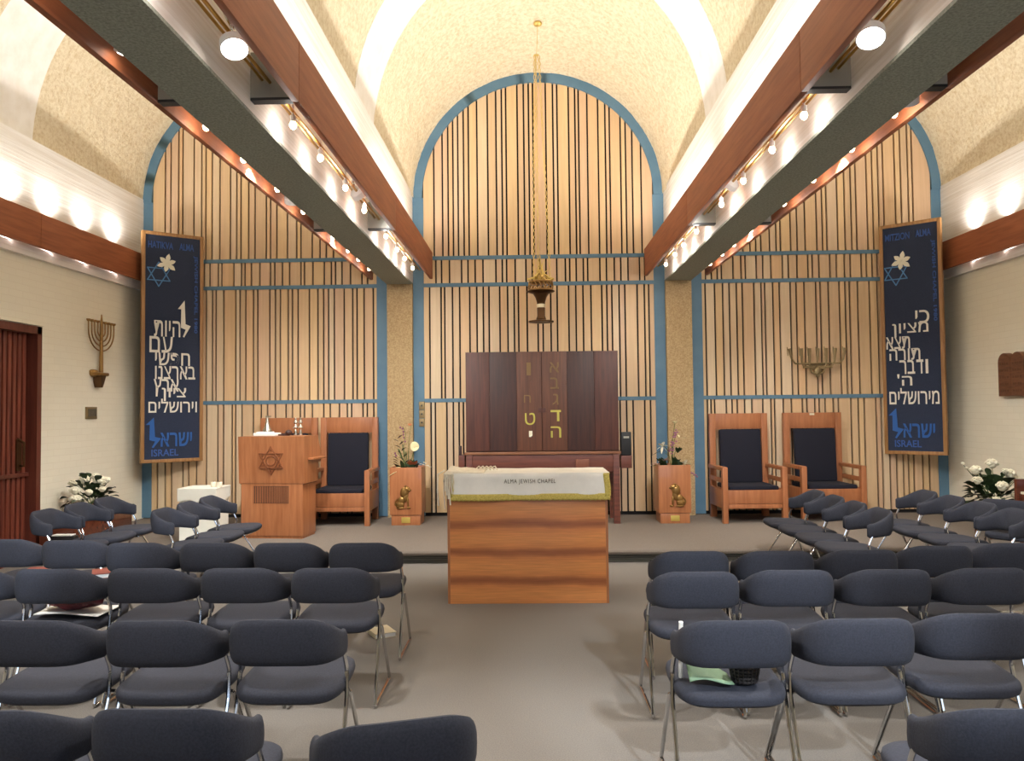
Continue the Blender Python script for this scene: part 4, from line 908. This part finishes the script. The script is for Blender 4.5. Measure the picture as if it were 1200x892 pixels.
white_bouquet((-5.16, 9.05, 0.462), 'bunch of white flowers with dark leaves on the chest by the left wall', 0.12, 85, 0.46,
              [(-0.13, -0.10, 0.27, 0.07), (-0.21, 0.0, 0.34, 0.06), (-0.09, -0.16, 0.17, 0.075), (0.05, -0.14, 0.25, 0.05), (0.12, -0.02, 0.36, 0.085), (0.04, 0.02, 0.41, 0.06), (0.17, -0.08, 0.28, 0.045), (-0.08, 0.0, 0.38, 0.07), (0.19, -0.02, 0.38, 0.05)])
stl = thing('flower_stand', 'small dark wooden stand carrying the white flowers by the piano', 'stand', (5.0, 9.0, 0.14))
MB().box(-0.16, 0.16, -0.16, 0.16, 0.24, 0.265, bev=0.004).build('stand_top', M_PIANO, stl)
for x in (-0.13, 0.13):
    for y in (-0.13, 0.13): MB().box(x - 0.018, x + 0.018, y - 0.018, y + 0.018, 0, 0.24).build('leg', M_PIANO, stl, smooth=False)
white_bouquet((5.0, 9.0, 0.407), 'large bunch of white roses with dark foliage beside the piano', 0.12, 150, 0.56,
              [(-0.03, -0.20, 0.30, 0.075), (-0.24, -0.10, 0.36, 0.06), (-0.20, 0.0, 0.46, 0.075), (-0.02, 0.0, 0.53, 0.075), (0.14, -0.05, 0.42, 0.075), (-0.09, -0.20, 0.16, 0.045), (0.06, -0.10, 0.46, 0.04), (0.24, 0.0, 0.36, 0.05), (0.12, -0.15, 0.20, 0.04), (-0.34, 0, 0.54, 0.025), (-0.30, 0, 0.49, 0.022)])

# ------------------------------------------------------------------ piano at the right edge
pn = thing('upright_piano', 'reddish-brown upright piano against the right wall, at the edge of the view', 'piano', (5.46, 7.72, 0), -PI / 2)
# local: x along the wall, -y towards the room
MB().box(-0.72, 0.72, -0.30, 0.0, 0.02, 1.12, bev=0.008).build('case', M_PIANO, pn)
MB().box(-0.74, 0.74, -0.32, 0.0, 1.12, 1.145, bev=0.006).build('lid', M_PIANO, pn)
MB().box(-0.70, 0.70, -0.56, -0.30, 0.60, 0.68, bev=0.006).build('key_bed', M_PIANO, pn)
for x in (-0.72, 0.67): MB().box(x, x + 0.05, -0.58, -0.30, 0.60, 0.83, bev=0.008).build('key_cheek', M_PIANO, pn)
m = MB()
for k in range(52): m.box(-0.665 + k * 0.0256, -0.641 + k * 0.0256, -0.545, -0.41, 0.68, 0.70)
kb = m.build('white_keys', M_IVORY, pn, smooth=False); kb['kind'] = 'stuff'
m = MB()
for k in range(51):
    if k % 7 not in (2, 6): m.box(-0.647 + k * 0.0256, -0.634 + k * 0.0256, -0.50, -0.41, 0.70, 0.712)
kb = m.build('black_keys', M_BLACK, pn, smooth=False); kb['kind'] = 'stuff'
for x in (-0.70, 0.64): MB().box(x, x + 0.06, -0.55, -0.48, 0, 0.60, bev=0.006).build('leg', M_PIANO, pn)

# ------------------------------------------------------------------ stacking chairs
def smooth_path(P, r=0.03, n=4):
    P = [Vector(p) for p in P]; out = [P[0]]
    for i in range(1, len(P) - 1):
        a = P[i] + (P[i - 1] - P[i]).normalized() * r; b = P[i] + (P[i + 1] - P[i]).normalized() * r
        for k in range(n + 1):
            t = k / n; out.append(a.lerp(P[i], t).lerp(P[i].lerp(b, t), t))
    out.append(P[-1]); return out
def make_chair(label):
    t = thing('stacking_chair', label, 'chair')
    # seat pad
    m = MB(); NU = 36
    rings = []
    prof = [(0.0, -0.036), (0.60, -0.036), (0.90, -0.033), (0.975, -0.020), (1.0, 0.000), (0.985, 0.018), (0.93, 0.030), (0.80, 0.036), (0.5, 0.039), (0.0, 0.040)]
    for k, z in prof:
        ring = []
        for i in range(NU):
            a = 2 * PI * i / NU; c_, s_ = math.cos(a), math.sin(a); e = 2 / 4.2
            x = 0.229 * math.copysign(abs(c_) ** e, c_); y = 0.235 * math.copysign(abs(s_) ** e, s_)
            x *= 1.0 + 0.02 * s_
            kk = max(k, 0.002); yy = y * kk
            zz = z + 0.010 * (yy / 0.235) - 0.006 * math.cos(PI * x * kk / 0.45) * (1 if z > 0 else 0) + (0.0)
            ring.append(m.bm.verts.new((x * kk, yy + 0.01, 0.435 + zz)))
        rings.append(ring)
    for r0, r1 in zip(rings, rings[1:]):
        for i in range(NU): m.bm.faces.new((r0[i], r0[(i + 1) % NU], r1[(i + 1) % NU], r1[i]))
    m.bm.faces.new(rings[0][::-1]); m.bm.faces.new(rings[-1])
    m.build('seat', M_SEAT, t)
    # wrap-around back pad
    m = MB(); NS = 34; NR = 18; rings = []
    tabx, taby = [0.0], [-0.275]
    for q in range(100):
        w_ = min(1, max(0, (q / 100 - 0.22) / 0.52)); w_ = w_ * w_ * (3 - 2 * w_); ph = math.radians(4 * q / 100 + 80 * w_)
        tabx.append(tabx[-1] + math.cos(ph)); taby.append(taby[-1] + 0.00400 * math.sin(ph))
    kx = 0.222 / tabx[-1]
    def path(u):
        # u in -1..1 along the pad
        a = abs(u) * 100; i0 = min(99, int(a)); f_ = a - i0
        return math.copysign(1, u) * kx * (tabx[i0] + (tabx[i0 + 1] - tabx[i0]) * f_), taby[i0] + (taby[i0 + 1] - taby[i0]) * f_
    for i in range(NS + 1):
        u = -1 + 2 * i / NS; a = abs(u); x, y = path(u); x2, y2 = path(min(1, u + 0.02)); x1, y1 = path(max(-1, u - 0.02))
        T = Vector((x2 - x1, y2 - y1, 0)).normalized(); N_ = Vector((-T.y, T.x, 0))
        k = max(0.0, (a - 0.30) / 0.70); k = k * k * (3 - 2 * k)
        ztop = 0.765 - 0.100 * k; zbot = 0.572 - 0.016 * max(0, (a - 0.6) / 0.4); ztop += 0.010 * max(0, (a - 0.88) / 0.12); th_ = 0.025 - 0.005 * k
        endk = 1.0 if a < 0.93 else math.sqrt(max(0.0, 1 - ((a - 0.93) / 0.07) ** 2)) * 0.75 + 0.25
        zc = (ztop + zbot) / 2; hh = (ztop - zbot) / 2 * (0.6 + 0.4 * endk); th_ *= endk; ring = []
        for j in range(NR):
            b = 2 * PI * j / NR; c_, s_ = math.cos(b), math.sin(b); e = 2 / 3.0
            zz = hh * math.copysign(abs(s_) ** (2 / 2.5), s_); nn = th_ * math.copysign(abs(c_) ** (2 / 2.1), c_)
            lean = -0.10 * (zz) * (1 - k)
            ring.append(m.bm.verts.new(Vector((x, y, zc + zz)) + N_ * nn + Vector((0, lean, 0))))
        rings.append(ring)
    for r0, r1 in zip(rings, rings[1:]):
        for j in range(NR): m.bm.faces.new((r0[j], r0[(j + 1) % NR], r1[(j + 1) % NR], r1[j]))
    m.bm.faces.new(rings[0][::-1]); m.bm.faces.new(rings[-1]); m.build('backrest', M_SEAT, t)
    R = 0.0095
    for s in (-1, 1):
        m = MB(); m.tube(smooth_path([(s * 0.222, -0.10, 0.60), (s * 0.229, -0.055, 0.50), (s * 0.234, -0.08, 0.385), (s * 0.236, -0.235, 0.010), (s * 0.236, -0.195, 0.0105)], 0.018), R, 8); m.build('leg', M_CHROME, t)
        m = MB(); m.tube(smooth_path([(s * 0.205, -0.03, 0.392), (s * 0.236, -0.02, 0.39), (s * 0.236, 0.235, 0.010), (s * 0.236, 0.19, 0.0105)], 0.018), R, 8); m.build('leg', M_CHROME, t)
        m = MB(); m.tube([(s * 0.236, -0.20, 0.0105), (s * 0.236, 0.20, 0.0105)], R * 0.98, 8); m.build('runner', M_CHROME, t)
    MB().tube([(-0.236, -0.025, 0.392), (0.236, -0.025, 0.392)], R, 8).build('crossbar', M_CHROME, t)
    MB().tube(smooth_path([(-0.17, -0.02, 0.392), (-0.17, 0.18, 0.400), (0.17, 0.18, 0.400), (0.17, -0.02, 0.392)], 0.03), R * .9, 8).build('seat_support', M_CHROME, t)
    return t
first = [None]
def place(x, y, rz, label, group):
    if first[0] is None:
        first[0] = make_chair(label); first[0].location = (x, y, 0); first[0].rotation_euler.z = rz; first[0]['group'] = group; return first[0]
    return dup(first[0], (x, y, 0), rz, label, group)
OFF = 0.29
rows = {
 'left front row': ([(-1.215, 5.08), (-1.71, 5.10), (-2.205, 5.12), (-2.70, 5.14), (-3.20, 5.26), (-3.70, 5.32)], 'left'),
 'left second row': ([(-1.215, 4.27), (-1.715, 4.28), (-2.235, 4.29), (-2.75, 4.29), (-3.27, 4.32)], 'left'),
 'left third row': ([(-1.155, 3.22), (-1.66, 3.21), (-2.18, 3.22)], 'left'),
 'left rear row': ([(-1.19, 2.26), (-1.71, 2.25)], 'left'),
 'right front row': ([(0.82, 4.71), (1.315, 4.70), (1.81, 4.72), (2.31, 4.84), (2.81, 4.92)], 'right'),
 'right second row': ([(0.725, 4.12), (1.225, 4.15), (1.725, 4.15), (2.225, 4.17)], 'right'),
 'right third row': ([(0.69, 3.18), (1.185, 3.20), (1.69, 3.27)], 'right'),
 'right rear row': ([(1.24, 2.25)], 'right'),
}
chairs = {}
for rn, (L, side) in rows.items():
    for i, (x, y) in enumerate(L):
        if len(L) == 1: lab = 'blue-grey padded chair seen only by its back at the lower right corner'
        else: lab = 'blue-grey padded chair in the %s, %s from the aisle' % (rn, ORD[i])
        chairs[(rn, i)] = place(x, y + OFF, random.uniform(-.015, .015), lab, 'chairs facing the stage')
place(-0.56, 2.16 + OFF, math.radians(17), 'blue-grey chair standing skewed in the aisle, cut off by the lower edge of the view', 'chairs facing the stage')
for i, y in enumerate((6.95, 7.45, 7.95)): place(-4.15, y, -PI / 2, 'blue-grey chair turned to the aisle, outer left side row by the wall, %s from camera' % ORD[i], 'side chairs facing the aisle')
for i, y in enumerate((6.97, 7.47, 7.97)): place(-3.11, y, -PI / 2, 'blue-grey chair turned to the aisle, inner left side row, %s from camera' % ORD[i], 'side chairs facing the aisle')
for i, y in enumerate((6.60, 7.09, 7.58, 8.07)): place(2.46, y, PI / 2, 'blue-grey chair turned to the aisle, inner right side row, %s from camera' % ORD[i], 'side chairs facing the aisle')
for i, y in enumerate((6.50, 6.99, 7.48, 7.97)): place(3.50, y, PI / 2, 'blue-grey chair turned to the aisle, outer right side row, %s from camera' % ORD[i], 'side chairs facing the aisle')
place(4.25, 7.35, math.radians(-50), 'blue-grey chair turned away towards the piano, at the right edge', 'side chairs facing the aisle')

# ------------------------------------------------------------------ things left on seats and floor
def seat_top(rn, i): o = chairs[(rn, i)]; return o.location.x, o.location.y
x, y = seat_top('left second row', 3)
m = MB(); m.grid(lambda u, v: Vector((-0.17 + 0.36 * u, -0.12 + 0.26 * v, 0.006 + 0.02 * (u - .5) ** 2 + 0.012 * math.sin(u * 4 + v))), 12, 6)
o = m.build('plastic_folder', M_PAPER); o.location = (x + 0.03, y - 0.06, 0.478); o.modifiers.new('th', 'SOLIDIFY').thickness = 0.006; tag(o, 'white sheet under the burgundy bag on a left seat', 'paper')
bg = thing('handbag', 'soft burgundy bag lying on a seat in the left second row', 'bag', (x + 0.05, y - 0.09, 0.500))
m = MB(); m.blob((0, 0, 0.062), (0.16, 0.10, 0.060), 3, 0.25); m.build('bag_body', M_BURG, bg)
MB().tube(smooth_path([(-0.09, -0.05, 0.09), (-0.05, -0.08, 0.125), (0.06, -0.08, 0.12), (0.10, -0.04, 0.08)], 0.03), 0.007, 6).build('handle', M_BURG, bg); MB().box(-0.06, 0.06, -0.112, -0.102, 0.05, 0.085, bev=0.004, ).build('clasp_strap', M_BURG, bg)
def book(x, y, z, rz, label, mm):
    b = thing('book', label, 'book', (x, y, z), rz); MB().box(-0.075, 0.075, -0.105, 0.105, 0.0, 0.004).box(-0.075, 0.075, -0.105, 0.105, 0.03, 0.034).box(-0.079, -0.074, -0.105, 0.105, 0, 0.034).build('cover', mm, b, smooth=False)
    MB().box(-0.074, 0.071, -0.101, 0.101, 0.004, 0.03).build('pages', M_PAPER, b, smooth=False); return b
x, y = seat_top('left front row', 4); book(x + 0.10, y - 0.02, 0.475, 0.5, 'brick red book on a seat in the far left row, the right one', M_REDBOOK)
x, y = seat_top('left front row', 5); book(x + 0.08, y - 0.02, 0.475, 0.2, 'brick red book on the outermost seat at the left edge', M_REDBOOK)
book(-1.21, 5.76, 0.001, 0.5, 'pale open booklet lying on the carpet under the aisle chair, left block', M_IVORY)
x, y = seat_top('right third row', 0)
bk = thing('wicker_basket', 'small black woven basket on the blue-grey aisle seat, right block', 'basket', (x + 0.055, y - 0.12, 0.475))
m = MB()
for k in range(6): m.lathe([(0.045 + 0.003 * k, 0), (0.050 + 0.003 * k, 0.004), (0.050 + 0.003 * k, 0.011), (0.045 + 0.003 * k, 0.014)], (0, 0, 0.015 * k), 20)
for k in range(20):
    a = 2 * PI * k / 20; m.tube([(0.050 * math.cos(a), 0.050 * math.sin(a), 0), (0.067 * math.cos(a), 0.067 * math.sin(a), 0.09)], 0.003, 5)
m.build('weave', mat('black_wicker', (38, 34, 32), 0.6), bk)
m = MB(); m.lathe([(0.062, 0), (0.068, 0.004), (0.068, 0.01), (0.062, 0.012)], (0, 0, 0.088), 20); m.build('rim', mat('black_wicker', (38, 34, 32)), bk)
m = MB(); m.grid(lambda u, v: Vector((-0.10 + 0.18 * u, -0.10 + 0.14 * v, 0.02 + 0.10 * v * (1 - u) + 0.01 * math.sin(5 * u))), 10, 6)
o = m.build('paper_leaflet', M_GREENP); o.location = (x - 0.08, y - 0.08, 0.472); o.modifiers.new('th', 'SOLIDIFY').thickness = 0.004; tag(o, 'pale green folded leaflet on the seat with the black basket', 'paper')
m = MB(); m.tube([(0, 0, 0), (0.01, 0.0, 0.245)], 0.009, 8); o = m.build('rolled_paper', M_PAPER); o.location = (x - 0.195, y - 0.06, 0.47); o.rotation_euler = (math.radians(10), math.radians(-3), 0); tag(o, 'thin rolled white paper poking up beside the aisle chair back', 'paper')
